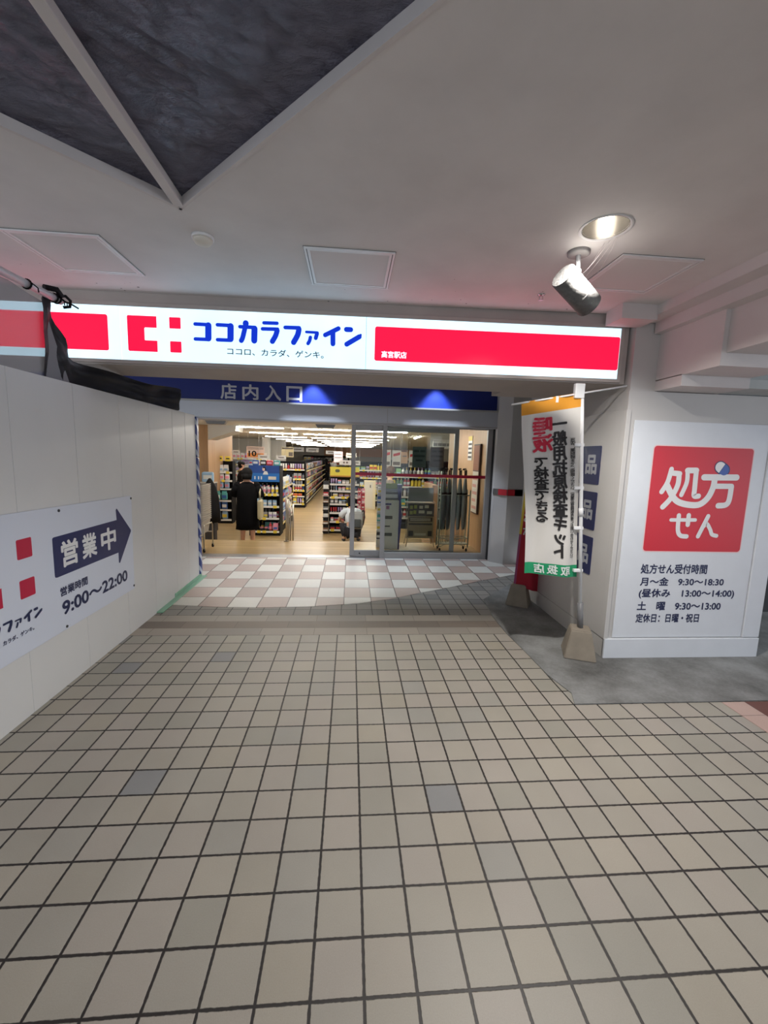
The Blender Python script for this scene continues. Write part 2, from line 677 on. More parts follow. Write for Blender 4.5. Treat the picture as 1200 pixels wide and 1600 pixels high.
slab('floor_concrete', [(1.356, -1.05), (1.40, -0.93), (1.35, -0.7), (1.335, -0.3), (1.315, 0.0), (1.322, 0.3), (1.335, 0.46), (1.39, 0.875), (1.9, 1.43), (8, 1.43), (8, -1.06)][::1], -0.05, 0.006, conc_m)
pink_tile_m = tile_mat('rose_border_tile', 0.16, 0.3, 0.004, [(176, 152, 140), (182, 156, 146), (172, 150, 140)], (120, 104, 96), off=(2.33, 0))
maroon_tile_m = tile_mat('maroon_tile', 0.3, 0.3, 0.004, [(98, 62, 54), (104, 66, 58), (94, 60, 52)], (70, 50, 46), off=(2.49, 0.24))
slab('floor_border_rose', [(2.335, -9), (2.49, -9), (2.49, -1.06), (2.335, -1.06)], -0.05, 0.003, pink_tile_m)
slab('floor_border_maroon', [(2.49, -9), (8, -9), (8, -1.06), (2.49, -1.06)], -0.05, 0.003, maroon_tile_m)

# passage ceiling with the diamond recess and the downlight holes
CZ = 2.55
cut_holes = [(1.06, -1.42)]


def edge_y(x):
    return -0.30 - 0.05 * x


mb = MB()
for zz in (CZ, CZ + 0.12):
    for P in ([(-7, -9), (-0.83, -9), (-0.83, -4.77), (-2.56, -3.035), (-0.83, -1.31), (-0.83, edge_y(-0.83)), (-7, edge_y(-7))],
              [(8, -9), (8, edge_y(8)), (-0.83, edge_y(-0.83)), (-0.83, -1.31), (0.895, -3.035), (-0.83, -4.77), (-0.83, -9)]):
        mb.face([mb.v(x, y, zz) for x, y in P])
dia = [(-0.83, -4.77), (-2.56, -3.035), (-0.83, -1.31), (0.895, -3.035)]
for k in range(4):
    a, b = dia[k], dia[(k + 1) % 4]
    mb.face([mb.v(*a, CZ), mb.v(*b, CZ), mb.v(*b, CZ + 0.12), mb.v(*a, CZ + 0.12)])
bmesh.ops.remove_doubles(mb.bm, verts=mb.bm.verts, dist=0.0005)
bmesh.ops.triangulate(mb.bm, faces=[f for f in mb.bm.faces if len(f.verts) > 4])
ceiling = struct(mb.build('ceiling', ceil_m))
# drill the lamp holes
for hx, hy in cut_holes:
    cb = MB().cyl((hx, hy, CZ - 0.05), (hx, hy, CZ + 0.3), 0.1, seg=32).build('hole')
    md = ceiling.modifiers.new('hole', 'BOOLEAN')
    md.operation = 'DIFFERENCE'
    md.object = cb
    md.solver = 'EXACT'
    bpy.context.view_layer.update()
    me2 = bpy.data.meshes.new_from_object(ceiling.evaluated_get(bpy.context.evaluated_depsgraph_get()))
    ceiling.modifiers.clear()
    ceiling.data = me2
    bpy.data.objects.remove(cb)

# dark film panels over the recess, the bright rim and the bar across it
t = thing('ceiling_light_panel', 'dark crumpled film panel in the diamond-shaped ceiling recess with a pale bar across', 'ceiling panel', (-0.83, -3.035, CZ))
mb = MB()
R = 1.725
N = 150
from mathutils import noise as mnoise
g = {}
for i in range(N + 1):
    for j in range(N + 1):
        a, b = i / N * 2 - 1, j / N * 2 - 1
        x, y = (a - b) / 2 * R, (a + b) / 2 * R
        z = 0.034
        if 0 < i < N and 0 < j < N:
            p = Vector((x * 0.8 + y * 0.6, (y * 0.8 - x * 0.6) * 2.2, 0.0))
            z += 0.016 * abs(mnoise.noise(p * 3.0)) + 0.013 * abs(mnoise.noise(p * 7.0 + Vector((5, 3, 1)))) + 0.007 * abs(mnoise.noise(p * 15.0 + Vector((2, 9, 4))))
        g[i, j] = mb.v(x, y, z)
for i in range(N):
    for j in range(N):
        mb.face([g[i, j], g[i + 1, j], g[i + 1, j + 1], g[i, j + 1]], True)
mb.build('film', film_m, t)
MB().box(-0.02, 0.02, -1.7, 1.7, -0.004, 0.032, 0.004).build('bar', beam_m, t)
mb = MB()
for k in range(4):
    a = Vector(((0, R), (R, 0), (0, -R), (-R, 0))[k])
    b = Vector(((R, 0), (0, -R), (-R, 0), (0, R))[k])
    d = (b - a).normalized()
    n = Vector((-d.y, d.x)) * -0.001
    ins = Vector((d.y, -d.x)) * 0.014
    for z0, z1 in ((-0.003, 0.036),):
        q = [mb.v(*(a), z0), mb.v(*(b), z0), mb.v(*(b + ins), z0), mb.v(*(a + ins), z0)]
        q2 = [mb.v(*(a), z1), mb.v(*(b), z1), mb.v(*(b + ins), z1), mb.v(*(a + ins), z1)]
        mb.face(q)
        mb.face(q2)
        for e in range(4):
            mb.face([q[e], q[(e + 1) % 4], q2[(e + 1) % 4], q2[e]])
mb.build('rim', beam_m, t)

# left hoarding wall
mb = MB()
ys = [-9 + 0.523 * k for k in range(0, 30)]
seams = [-8.79, -8.27, -7.75, -7.22, -6.7, -6.18, -5.66, -5.15, -4.63, -4.11, -3.59, -3.08, -2.56, -2.05, -1.54, -1.024, -0.506, 0.02, 0.5, 0.98, 1.3, 1.60]
for a, b in zip(seams, seams[1:]):
    mb.box(-1.88, -1.83, a + 0.002, b - 0.002, 0.0, 1.9, 0.0015)
mb.use(hoard_m)
mb.box(-1.879, -1.8325, -8.79, 1.6, 0.0, 1.897)
struct(mb.build('wall_left', hoard_m))

# fascia beam over the entrance: front face carries the sign, underside is the soffit
mb = MB()
def fy(x):
    return -0.30 - 0.035 * x
for x0, x1, yb in ((-7, 1.2, 0.21), (1.2, 1.915, 0.45)):
    pts = [(x0, fy(x0)), (x1, fy(x1)), (x1, yb), (x0, yb)]
    A = [mb.v(x, y, 2.075) for x, y in pts]
    B = [mb.v(x, y, 2.70) for x, y in pts]
    mb.face(A)
    mb.face(B)
    for k in range(4):
        mb.face([A[k], A[(k + 1) % 4], B[(k + 1) % 4], B[k]])
struct(mb.build('trim_1', fascia_m))
# ceiling over the porch behind the beam and the navy fascia over the doors
slab('ceiling_porch', [(-7, 0.2), (2.6, 0.2), (2.6, 2.66), (-7, 2.66)], 2.70, 2.8, ceil_m)
NAVY = thing('entrance_fascia', 'navy fascia board above the automatic doors with pale lettering', 'sign', (0, 2.62, 0))
MB().box(-7.0, 2.3, 0.0, 0.1, 2.185, 2.72).build('board', navy_beam_m, NAVY)
mb = MB()
for ch, a in zip('店内入口', (-1.845, -1.555, -1.25, -0.965)):
    add_text(mb, ch, a, 2.215, a + 0.215, 2.42, 0.004, 0.022)
mb.build('lettering', mat('letter_silver', (196, 196, 202), 0.4, 0.3), NAVY)
# lintel over the doors
mb = MB()
mb.box(-7.0, 2.2, 2.56, 2.86, 1.94, 2.185, 0.004)
struct(mb.build('trim_2', lintel_m))
mb = MB()
mb.box(-3.2, 2.2, 2.555, 2.562, 1.945, 1.962)
mb.box(-3.2, 2.2, 2.53, 2.56, 2.168, 2.19)
mb.box(0.43, 0.436, 2.556, 2.561, 1.97, 2.165)
struct(mb.build('trim_3', alum_m))

# right-hand pier
mb = MB()
mb.use(pier_m).box(1.915, 3.2, -0.44, 1.25, 0.0, 2.02)
mb.box(1.925, 2.13, -0.43, 1.25, 2.02, 2.72)
mb.box(1.902, 1.93, -0.43, 1.25, 0.155, 1.885, 0.002)        # sheet on the left face
mb.box(1.900, 1.935, -0.458, -0.40, 0.155, 1.885, 0.003)     # corner angle
mb.box(1.905, 1.935, -0.452, 1.25, 0.0, 0.15, 0.003)
struct(mb.build('wall_right', pier_m))
mb = MB().box(1.905, 3.19, -0.466, -0.438, 0.0, 0.16, 0.004)
struct(mb.build('baseboard_right', pier_board_m))
mb = MB()
mb.box(3.05, 3.19, -0.46, -0.438, 0.165, 2.0, 0.003)
struct(mb.build('trim_4', pier_board_m))
struct(MB().box(-7.0, -2.62, 2.62, 2.72, 0, 1.94).build('wall_front_left', pier_m))
struct(MB().box(-7.1, -7.0, 0.0, 2.72, 0, 2.72).build('wall_porch_left', pier_m))
# chamfered white column beside the doors, and the wall joining it to the pier
mb = MB()
P = [(2.01, 2.66), (2.01, 2.53), (2.16, 2.385), (2.6, 2.385), (2.6, 2.66)]
A = [mb.v(x, y, 0) for x, y in P]
B = [mb.v(x, y, 2.72) for x, y in P]
for k in range(5):
    mb.face([A[k], A[(k + 1) % 5], B[(k + 1) % 5], B[k]])
mb.face(A)
mb.face(B)
struct(mb.build('wall_column', pier_m))
mb = MB()
mb.box(2.6, 2.7, 1.2, 2.7, 0, 2.75)
mb.box(1.95, 2.7, 1.2, 1.25, 0, 2.75)
struct(mb.build('wall_porch_right', pier_m))
# metal band on the column with a red plate
t = thing('column_band', 'metal band with a red plate wrapped around the white column', 'band', (0, 0, 0))
mb = MB()
Q = [(2.003, 2.55), (2.003, 2.527), (2.157, 2.377), (2.5, 2.377)]
A = [mb.v(x, y, 1.0) for x, y in Q]
B = [mb.v(x, y, 1.09) for x, y in Q]
for k in range(3):
    mb.face([A[k], A[k + 1], B[k + 1], B[k]])
bmesh.ops.solidify(mb.bm, geom=mb.bm.faces[:], thickness=0.004)
mb.build('strip', steel_m, t)
mb = MB()
mb.M = Matrix.Translation((2.157, 2.377, 0)) @ Matrix.Rotation(0, 4, 'Z')
mb.box(0.0, 0.105, -0.004, 0.0, 1.004, 1.088)
mb.build('plate', red_print_m, t)
mb = MB()
mb.M = Matrix.Translation((2.08, 2.452, 0)) @ Matrix.Rotation(math.radians(-44.2), 4, 'Z')
mb.box(-0.03, 0.1, -0.008, -0.004, 1.004, 1.088)
mb.build('plate', red_print_m, t)

# stepped cornice and the beam on the right
mb = MB()
mb.box(1.945, 2.5, -9, -0.44, 2.488, 2.551)
mb.box(2.055, 2.5, -9, -0.44, 2.415, 2.49)
mb.box(1.70, 1.95, -0.60, -0.42, 2.455, 2.56)
struct(mb.build('trim_5', beam_m))
mb = MB()
mb.box(2.11, 2.6, -0.96, -0.30, 2.095, 2.42)
mb.box(2.11, 2.6, -0.675, -0.30, 2.025, 2.10)
mb.box(2.14, 2.6, -9, -0.955, 2.17, 2.42)
struct(mb.build('trim_6', beam_m))
ledge_m = mat('ledge_paint', (178, 182, 180), 0.7, noise=0.08)
mb = MB()
mb.box(2.112, 8, -0.67, -0.43, 2.028, 2.09, 0.003)
mb.box(2.5, 8, -0.62, -0.43, 2.08, 2.2)
mb.box(2.5, 8, -0.80, -0.43, 2.19, 2.5)
struct(mb.build('trim_7', ledge_m))
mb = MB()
mb.box(3.2, 8, 0.5, 0.6, 0, 2.6)  # shade of the area beyond the pier is put into this wall's dark colour
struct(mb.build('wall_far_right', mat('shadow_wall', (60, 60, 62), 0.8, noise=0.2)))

# ------------------------------------------------------------------ illuminated shop sign
t = thing('shop_sign', 'long backlit shop sign in white and red with blue lettering above the entrance', 'sign', (0, -0.32, 0), math.atan(-0.035))
mb = MB()
mb.box(-4.4, 1.872, -0.004, 0.02, 2.082, 2.106, 0.003)
mb.box(-4.4, 1.872, -0.004, 0.02, 2.455, 2.482, 0.003)
mb.box(1.846, 1.872, -0.004, 0.02, 2.1, 2.46, 0.003)
mb.box(-4.4, 1.872, 0.008, 0.024, 2.09, 2.48)
mb.build('frame', fascia_m, t)
for a, b in ((-4.2, -1.645), (-1.641, 0.023), (0.027, 1.846)):
    MB().box(a, b, 0.0, 0.01, 2.106, 2.455).build('light_panel', sign_white_m, t)
MB().prism(rrect(-3.9, 2.162, -1.726, 2.397, 0.014), 0.0005, 0.002).build('red_field', sign_red_m, t)
MB().prism(rrect(0.086, 2.166, 1.843, 2.396, 0.014), 0.0005, 0.002).build('red_field', sign_red_m, t)
mb = MB()
mb.prism([(-1.597, 2.39), (-1.592, 2.398), (-1.402, 2.398), (-1.402, 2.323), (-1.48, 2.323), (-1.485, 2.318), (-1.485, 2.243), (-1.48, 2.239), (-1.401, 2.239), (-1.401, 2.165), (-1.59, 2.165), (-1.597, 2.172)], 0.0005, 0.002)
mb.prism(rrect(-1.317, 2.323, -1.241, 2.397, 0.005), 0.0005, 0.002)
mb.prism(rrect(-1.316, 2.166, -1.24, 2.240, 0.005), 0.0005, 0.002)
mb.build('emblem', sign_red_m, t)
SIGN = [([(-1.144, 2.359), (-1.052, 2.358)], 0.0242), ([(-1.055, 2.353), (-1.057, 2.269)], 0.043), ([(-1.145, 2.261), (-1.055, 2.261)], 0.0242), ([(-0.994, 2.36), (-0.907, 2.359)], 0.0247), ([(-0.905, 2.354), (-0.907, 2.271)], 0.043), ([(-0.995, 2.262), (-0.908, 2.262)], 0.0248), ([(-0.842, 2.354), (-0.739, 2.353)], 0.0247), ([(-0.743, 2.344), (-0.746, 2.267)], 0.0419), ([(-0.802, 2.377), (-0.809, 2.342), (-0.824, 2.284), (-0.834, 2.263)], 0.0333), ([(-0.802, 2.378), (-0.802, 2.374)], 0.0409), ([(-0.679, 2.386), (-0.589, 2.387)], 0.0237), ([(-0.689, 2.346), (-0.586, 2.348)], 0.0247), ([(-0.589, 2.338), (-0.6, 2.304), (-0.622, 2.266)], 0.0355), ([(-0.534, 2.362), (-0.438, 2.363)], 0.0258), ([(-0.44, 2.353), (-0.449, 2.315), (-0.476, 2.266)], 0.0377), ([(-0.389, 2.338), (-0.312, 2.337)], 0.0183), ([(-0.315, 2.331), (-0.324, 2.3)], 0.0275), ([(-0.361, 2.303), (-0.367, 2.279), (-0.377, 2.262)], 0.0247), ([(-0.168, 2.37), (-0.259, 2.323)], 0.0308), ([(-0.206, 2.341), (-0.205, 2.267)], 0.0344), ([(-0.113, 2.366), (-0.083, 2.366)], 0.0344), ([(-0.109, 2.268), (-0.023, 2.321)], 0.0341), ([(-0.023, 2.317), (-0.013, 2.334)], 0.0161)]
mb = MB()
add_strokes(mb, SIGN, 0.0026)
mb.build('lettering', sign_blue_m, t)
mb = MB()
add_text(mb, 'ココロ、カラダ、ゲンキ。', -0.932, 2.166, -0.268, 2.214, 0.0026, 0.014)
mb.build('slogan', sign_ink_m, t)
mb = MB()
add_text(mb, '高宮駅店', 0.135, 2.188, 0.312, 2.234, 0.0032, 0.02)
mb.build('branch_lettering', sign_white_m, t)

# ------------------------------------------------------------------ notice board on the hoarding (left)
t = thing('notice_board', 'white opening-hours board with a navy arrow fixed to the left hoarding', 'sign', (-1.826, 0, 0), PI / 2)
MB().prism([(-2.05, 0.375), (0.099, 0.366), (0.118, 1.128), (-2.05, 1.165)], 0.0, 0.008).build('panel', print_white_m, t)
mb = MB()
for a, b in (((-1.067, 0.895), (-0.961, 1.003)), ((-1.067, 0.678), (-0.960, 0.780))):
    mb.prism(rrect(a[0], a[1], b[0], b[1], 0.008), 0.008, 0.009)
mb.prism([(-1.45, 0.677), (-1.183, 0.677), (-1.183, 0.78), (-1.29, 0.78), (-1.29, 0.895), (-1.183, 0.895), (-1.183, 1.002), (-1.45, 1.002)], 0.008, 0.009)
mb.build('emblem', red_board_m, t)
mb = MB()
mb.prism([(-0.8, 0.73), (-0.8, 0.955), (-0.795, 0.963), (-0.785, 0.965), (-0.11, 0.966), (-0.115, 1.04), (-0.105, 1.052), (-0.098, 1.048), (0.083, 0.858), (0.085, 0.846), (-0.093, 0.634), (-0.103, 0.631), (-0.109, 0.64), (-0.108, 0.715), (-0.782, 0.717), (-0.795, 0.72)], 0.008, 0.0095)
mb.build('arrow', navy_m, t)
mb = MB()
for ch, a, b in (('営', -0.735, -0.575), ('業', -0.535, -0.375), ('中', -0.325, -0.135)):
    add_text(mb, ch, a, 0.762, b, 0.928, 0.0102, 0.03)
mb.build('arrow_lettering', white_m, t)
mb = MB()
add_text(mb, '営業時間', -0.765, 0.588, -0.498, 0.646, 0.009, 0.03)
mb.build('hours_heading', ink_m, t)
mb = MB()
add_text(mb, '9:00～22:00', -0.758, 0.466, 0.0, 0.555, 0.009, 0.03)
mb.build('hours_lettering', ink_m, t)
mb = MB()
# the same wordmark, its right half inside the picture
add_strokes(mb, [([(-0.928 + (x + 0.013) * 0.505, 0.545 + (z - 2.262) * 0.46) for x, z in pts], w * 0.47) for pts, w in SIGN], 0.009)
add_text(mb, 'ココロ、カラダ、ゲンキ。', -1.32, 0.480, -0.992, 0.506, 0.009, 0.03)
mb.build('wordmark', ink_m, t)
for y, z in ((-0.728, 1.118), (0.108, 1.108), (0.09, 0.393), (-0.728, 0.387)):
    MB().cyl((y, -0.012, z), (y, -0.006, z), 0.009, 0.009, 8).build('screw', dark_m, t)

# ------------------------------------------------------------------ pharmacy board on the pier (right)
t = thing('pharmacy_board', 'white prescription-hours board with a big red square on the right pier', 'sign', (0, -0.442, 0), 0)
MB().box(1.972, 3.045, -0.008, 0.0, 0.166, 1.815, 0.002).build('panel', pier_board_m, t)
mb = MB()
mb.prism(rrect(2.143, 0.852, 2.93, 1.637, 0.024), 0.008, 0.009)
mb.build('red_square', red_print_m, t)
mb = MB()
rim_pts = rrect(2.136, 0.845, 2.937, 1.644, 0.028)
in_pts = rrect(2.143, 0.852, 2.93, 1.637, 0.024)
A = [mb.v(u, -0.0093, v) for u, v in rim_pts]
B = [mb.v(u, -0.0093, v) for u, v in in_pts]
for k in range(len(A)):
    mb.face([A[k], A[(k + 1) % len(A)], B[(k + 1) % len(A)], B[k]])
mb.build('pale_edge', mat('pale_pink', (232, 196, 196), 0.5), t)
KANJI = [([(2.295, 1.47), (2.276, 1.374), (2.238, 1.301)], 0.0366), ([(2.307, 1.442), (2.363, 1.438)], 0.0397), ([(2.359, 1.436), (2.358, 1.353), (2.315, 1.254), (2.26, 1.188)], 0.0399), ([(2.274, 1.351), (2.329, 1.269), (2.383, 1.227), (2.474, 1.208), (2.554, 1.215), (2.612, 1.268), (2.642, 1.345), (2.646, 1.406)], 0.0468), ([(2.422, 1.464), (2.427, 1.378), (2.396, 1.282)], 0.0343), ([(2.422, 1.464), (2.492, 1.466)], 0.0421), ([(2.491, 1.462), (2.495, 1.326), (2.499, 1.277), (2.534, 1.276)], 0.039), ([(2.559, 1.417), (2.819, 1.422)], 0.0467), ([(2.657, 1.353), (2.788, 1.355)], 0.0399), ([(2.787, 1.351), (2.783, 1.249), (2.759, 1.214), (2.701, 1.207)], 0.0429), ([(2.338, 1.092), (2.532, 1.095)], 0.027), ([(2.396, 1.127), (2.402, 1.018), (2.427, 0.975), (2.478, 0.968)], 0.0343), ([(2.475, 1.129), (2.476, 1.058)], 0.0357), ([(2.632, 1.126), (2.57, 0.97)], 0.0335), ([(2.606, 1.048), (2.628, 1.068), (2.663, 1.022), (2.681, 0.987), (2.72, 0.976)], 0.0303)]
mb = MB()
add_strokes(mb, KANJI, 0.0098)
mb.build('lettering', white_m, t)


def capsule(c, ang, L, r, half, n=8):
    out = []
    ca, sa = math.cos(ang), math.sin(ang)
    h = L / 2 - r
    pts = [(0, r)] + [(h + r * math.sin(a * PI / n), r * math.cos(a * PI / n)) for a in range(n + 1)] + [(0, -r)]
    for x, y in pts:
        x *= half
        out.append((c[0] + x * ca - y * sa, c[1] + x * sa + y * ca))
    return out


mb = MB()
mb.use(navy_m)
for h in (1, -1):
    mb.prism(capsule((2.695, 1.485), math.radians(-32), 0.133, 0.047, h), 0.0095, 0.0102)
mb.use(white_m).prism(capsule((2.693, 1.486), math.radians(-32), 0.116, 0.039, -1), 0.0102, 0.0108)
mb.use(mat('pill_blue', (52, 84, 160), 0.4)).prism(capsule((2.696, 1.484), math.radians(-32), 0.116, 0.039, 1), 0.0102, 0.0108)
mb.build('pill_print', None, t)
for s, u0, v0, u1, v1 in (('処方せん受付時間', 2.144, 0.675, 2.684, 0.752), ('月～金　9:30～18:30', 2.15, 0.580, 2.836, 0.648),
                          ('(昼休み　13:00～14:00)', 2.15, 0.478, 2.937, 0.557), ('土　曜　9:30～13:00', 2.148, 0.384, 2.838, 0.456),
                          ('定休日：日曜・祝日', 2.148, 0.286, 2.669, 0.359)):
    mb = MB()
    add_text(mb, s, u0, v0, u1, v1, 0.009, 0.028)
    mb.build('hours_line', ink_m, t)

# navy squares on the pier's left face
for z, lab in ((1.325, 'topmost navy square sign on the left face of the right pier'), (0.955, 'middle navy square sign on the left face of the right pier'), (0.588, 'lowest navy square sign on the left face of the right pier')):
    t = thing('square_sign', lab, 'sign', (1.902, -0.04, z), -PI / 2, 'navy square signs on the pier side')
    MB().prism(rrect(-0.155, 0, 0.155, 0.31, 0.012), 0.0, 0.004).build('plate', navy_m, t)
    mb = MB()
    add_text(mb, '品', -0.045, 0.08, 0.115, 0.24, 0.005, 0.035)
    mb.build('lettering', mat('pale_letter', (170, 172, 178), 0.5), t)

# ================================================================== PORCH OBJECTS
# ceiling hatches
def hatch(label, x0, x1, y0, y1):
    t = thing('ceiling_hatch', label, 'hatch', ((x0 + x1) / 2, (y0 + y1) / 2, CZ), 0, 'access hatches in the passage ceiling')
    a, b = (x1 - x0) / 2, (y1 - y0) / 2
    for nm, d0, d1, z in (('outer_frame', 0.0, 0.012, -0.008), ('inner_frame', 0.016, 0.030, -0.007)):
        mb = MB()
        mb.box(-a + d0, a - d0, -b + d0, -b + d1, z, 0)
        mb.box(-a + d0, a - d0, b - d1, b - d0, z, 0)
        mb.box(-a + d0, -a + d1, -b + d1, b - d1, z, 0)
        mb.box(a - d1, a - d0, -b + d1, b - d1, z, 0)
        mb.build(nm, white_m, t)
    MB().box(-a + 0.03, a - 0.03, -b + 0.03, b - 0.03, -0.003, 0).build('lid', mat('hatch_lid', (212, 208, 206), 0.85), t)
    mb = MB()
    mb.box(-a - 0.003, a + 0.003, -b - 0.003, b + 0.003, -0.001, 0.0)
    mb.build('gap', dark_m, t)


hatch('square ceiling hatch above the lettered middle of the lit sign', -0.327, 0.146, -1.063, -0.592)
hatch('square ceiling hatch at the far left above the metal pipe', -1.805, -1.335, -1.03, -0.558)
hatch('square ceiling hatch behind the spotlight on the right', 1.285, 1.72, -1.215, -0.77)

# smoke detector
t = thing('smoke_detector', 'round white smoke detector on the ceiling below the dark diamond recess', 'detector', (-0.815, -1.085, CZ))
MB().lathe([(0.052, 0.0), (0.052, -0.012), (0.048, -0.014)][::-1], 28).build('base', white_m, t)
MB().lathe([(0.047, -0.014), (0.046, -0.022), (0.038, -0.034), (0.018, -0.04), (0.001, -0.041)][::-1], 28).build('head', offwhite_m, t)

# recessed downlights (one in view, the rest further back along the passage)
def downlight(x, y, label):
    t = thing('downlight', label, 'lamp', (x, y, CZ), 0, None)
    MB().lathe([(0.099, 0.0), (0.112, -0.004), (0.113, -0.001), (0.102, 0.004), (0.096, 0.006)], 40, caps=False).build('trim_ring', white_m, t)
    mb = MB()
    prof = [(0.097, 0.0), (0.094, 0.04), (0.082, 0.09), (0.06, 0.12), (0.03, 0.128)]
    rings = [[mb.v(r * math.cos(k * 2 * PI / 40), r * math.sin(k * 2 * PI / 40), z) for k in range(40)] for r, z in prof]
    for A, B in zip(rings, rings[1:]):
        for k in range(40):
            mb.face([A[k], A[(k + 1) % 40], B[(k + 1) % 40], B[k]], True)
    mb.face(rings[-1])
    mb.build('reflector', mat('reflector_grey', (150, 146, 142), 0.25, 0.6), t)
    MB().ball((0, 0, 0.055), 0.036, 0.036, 0.044).build('bulb', lamp_m, t)
    ld = bpy.data.lights.new('downlight_light', 'SPOT')
    ld.energy = DOWNLIGHT_W
    ld.spot_size = math.radians(150)
    ld.spot_blend = 0.6
    ld.color = (1.0, 0.97, 0.92)
    ld.shadow_soft_size = 0.03
    lo = bpy.data.objects.new('light', ld)
    COL.objects.link(lo)
    lo.parent = t
    lo.location = (0, 0, 0.004)


downlight(1.06, -1.42, 'lit round downlight recessed in the ceiling above the white spotlight')

# white spotlight on the ceiling
t = thing('spotlight', 'dusty white cylinder spotlight hanging from the ceiling below the downlight', 'spotlight', (1.058, -1.2, CZ))
MB().lathe([(0.001, 0.0), (0.054, 0.0), (0.054, -0.014), (0.046, -0.018), (0.001, -0.018)], 28).build('canopy', mat('dusty_grey', (150, 146, 144), 0.7), t)
mb = MB().cyl((0, 0, -0.018), (0.003, 0, -0.085), 0.011, seg=14)
mb.ball((0.003, 0, -0.093), 0.017)
mb.build('stem', white_m, t)
mb = MB()
a = Vector((-0.0954, -0.05, -0.140))
b = Vector((0.0971, 0.03, -0.240))
dirv = (b - a).normalized()
mb.use(mat('dusty_white', (104, 102, 100), 0.7, noise=0.25, nscale=45, bump=0.2))
mb.cyl(a, b, 0.062, 0.062, 32)
mb.cyl(a - dirv * 0.004, a, 0.058, 0.062, 32)
mb.cyl(a + (b - a) * 0.6, a + (b - a) * 0.605, 0.0626, seg=32)
mb.build('housing', None, t)
mb = MB().use(white_m).path([(0.003, 0, -0.093), (0.02, 0.01, -0.105), (0.03, 0.02, -0.125)], 0.008, 8)
mb.build('knuckle', None, t)
MB().cyl(b + dirv * 0.0005, b + dirv * 0.003, 0.052, seg=28).build('lens', dark_m, t)

# sprinkler head
t = thing('sprinkler_head', 'small sprinkler head on the ceiling just above the red end of the sign', 'sprinkler', (1.121, -0.646, CZ))
MB().lathe([(0.022, 0), (0.024, -0.003), (0.012, -0.006), (0.007, -0.01), (0.001, -0.01)][::-1], 18).build('escutcheon', chrome_m, t)
mb = MB()
for s in (-1, 1):
    mb.path([(0.004 * s, 0, -0.008), (0.012 * s, 0, -0.018), (0.010 * s, 0, -0.028), (0, 0, -0.034)], 0.002, 6)
mb.lathe([(0.016, -0.036), (0.016, -0.034), (0.001, -0.033)], 14)
mb.build('deflector', steel_m, t)

# cobweb strands between downlight and hatch
mb = MB()
for p, q in (((1.15, -1.36, 2.545), (1.20, -0.80, 2.50)), ((1.16, -1.35, 2.545), (1.27, -0.95, 2.53)), ((1.14, -1.33, 2.547), (1.08, -1.05, 2.45)), ((1.13, -1.3, 2.548), (1.16, -0.9, 2.47))):
    pts = [Vector(p).lerp(Vector(q), k / 6) - Vector((0, 0, 0.03 * math.sin(PI * k / 6))) for k in range(7)]
    mb.path(pts, 0.0011, 4)
tag(mb.build('cobweb', mat('web', (210, 200, 200), 0.9)), 'wispy cobweb strands hanging from the downlight beside the spotlight', 'cobweb')

# pipe, netting and tarp above the hoarding
t = thing('scaffold_pipe', 'galvanised metal pipe above the left hoarding with black cable ties', 'pipe', (-1.83, -0.56, 2.372))
MB().cyl((0, 0, 0), (0, -5.5, -0.10), 0.021, seg=18).build('tube', mat('galvanised', (206, 206, 208), 0.35, 0.3), t)
for y in (-0.035, -0.06, -0.27, -1.1, -1.9, -2.7):
    mb = MB()
    for k in range(16):
        a0, a1 = 2 * PI * k / 16, 2 * PI * (k + 1) / 16
        mb.cyl((0.0245 * math.cos(a0), y, 0.0245 * math.sin(a0) + y * 0.018), (0.0245 * math.cos(a1), y + 0.006, 0.0245 * math.sin(a1) + y * 0.018), 0.0042, seg=6)
    mb.path([(0.02, y, 0.012 + y * 0.018), (0.045, y + 0.02, -0.012 + y * 0.018), (0.05, y + 0.015, -0.035 + y * 0.018)], 0.0035, 6)
    mb.build('cable_tie', black_m, t)
mb = MB()
mb.path([(0.01, -0.03, 0.02), (0.03, 0.0, 0.03), (0.045, 0.02, 0.01), (0.03, 0.035, -0.02), (0.0, 0.02, -0.03)], 0.009, 7)
mb.path([(0.02, 0.0, 0.0), (0.05, 0.03, -0.01), (0.075, 0.045, -0.025)], 0.005, 6)
mb.path([(-0.01, -0.12, 0.035), (0.02, -0.06, 0.045), (0.02, -0.02, 0.02)], 0.016, 7)
mb.build('tied_end', black_m, t)

mb = MB()
cols = []
NY, NZ = 40, 8
for i in range(NY + 1):
    y = -6.0 + (5.36) * i / NY
    ztop = 2.35 + (y + 0.58) * 0.018 + 0.012 * math.sin(i * 1.7)
    cols.append([mb.v(-1.868 + 0.010 * math.sin(i * 0.9 + j * 0.3), y + 0.022 * j * (i / NY), ztop + (1.88 - ztop) * j / NZ) for j in range(NZ + 1)])
for A, B in zip(cols, cols[1:]):
    for k in range(NZ):
        mb.face([A[k], B[k], B[k + 1], A[k + 1]], True)
tag(mb.build('scaffold_netting', net_m), 'grey see-through netting hung from the pipe above the left hoarding', 'netting')

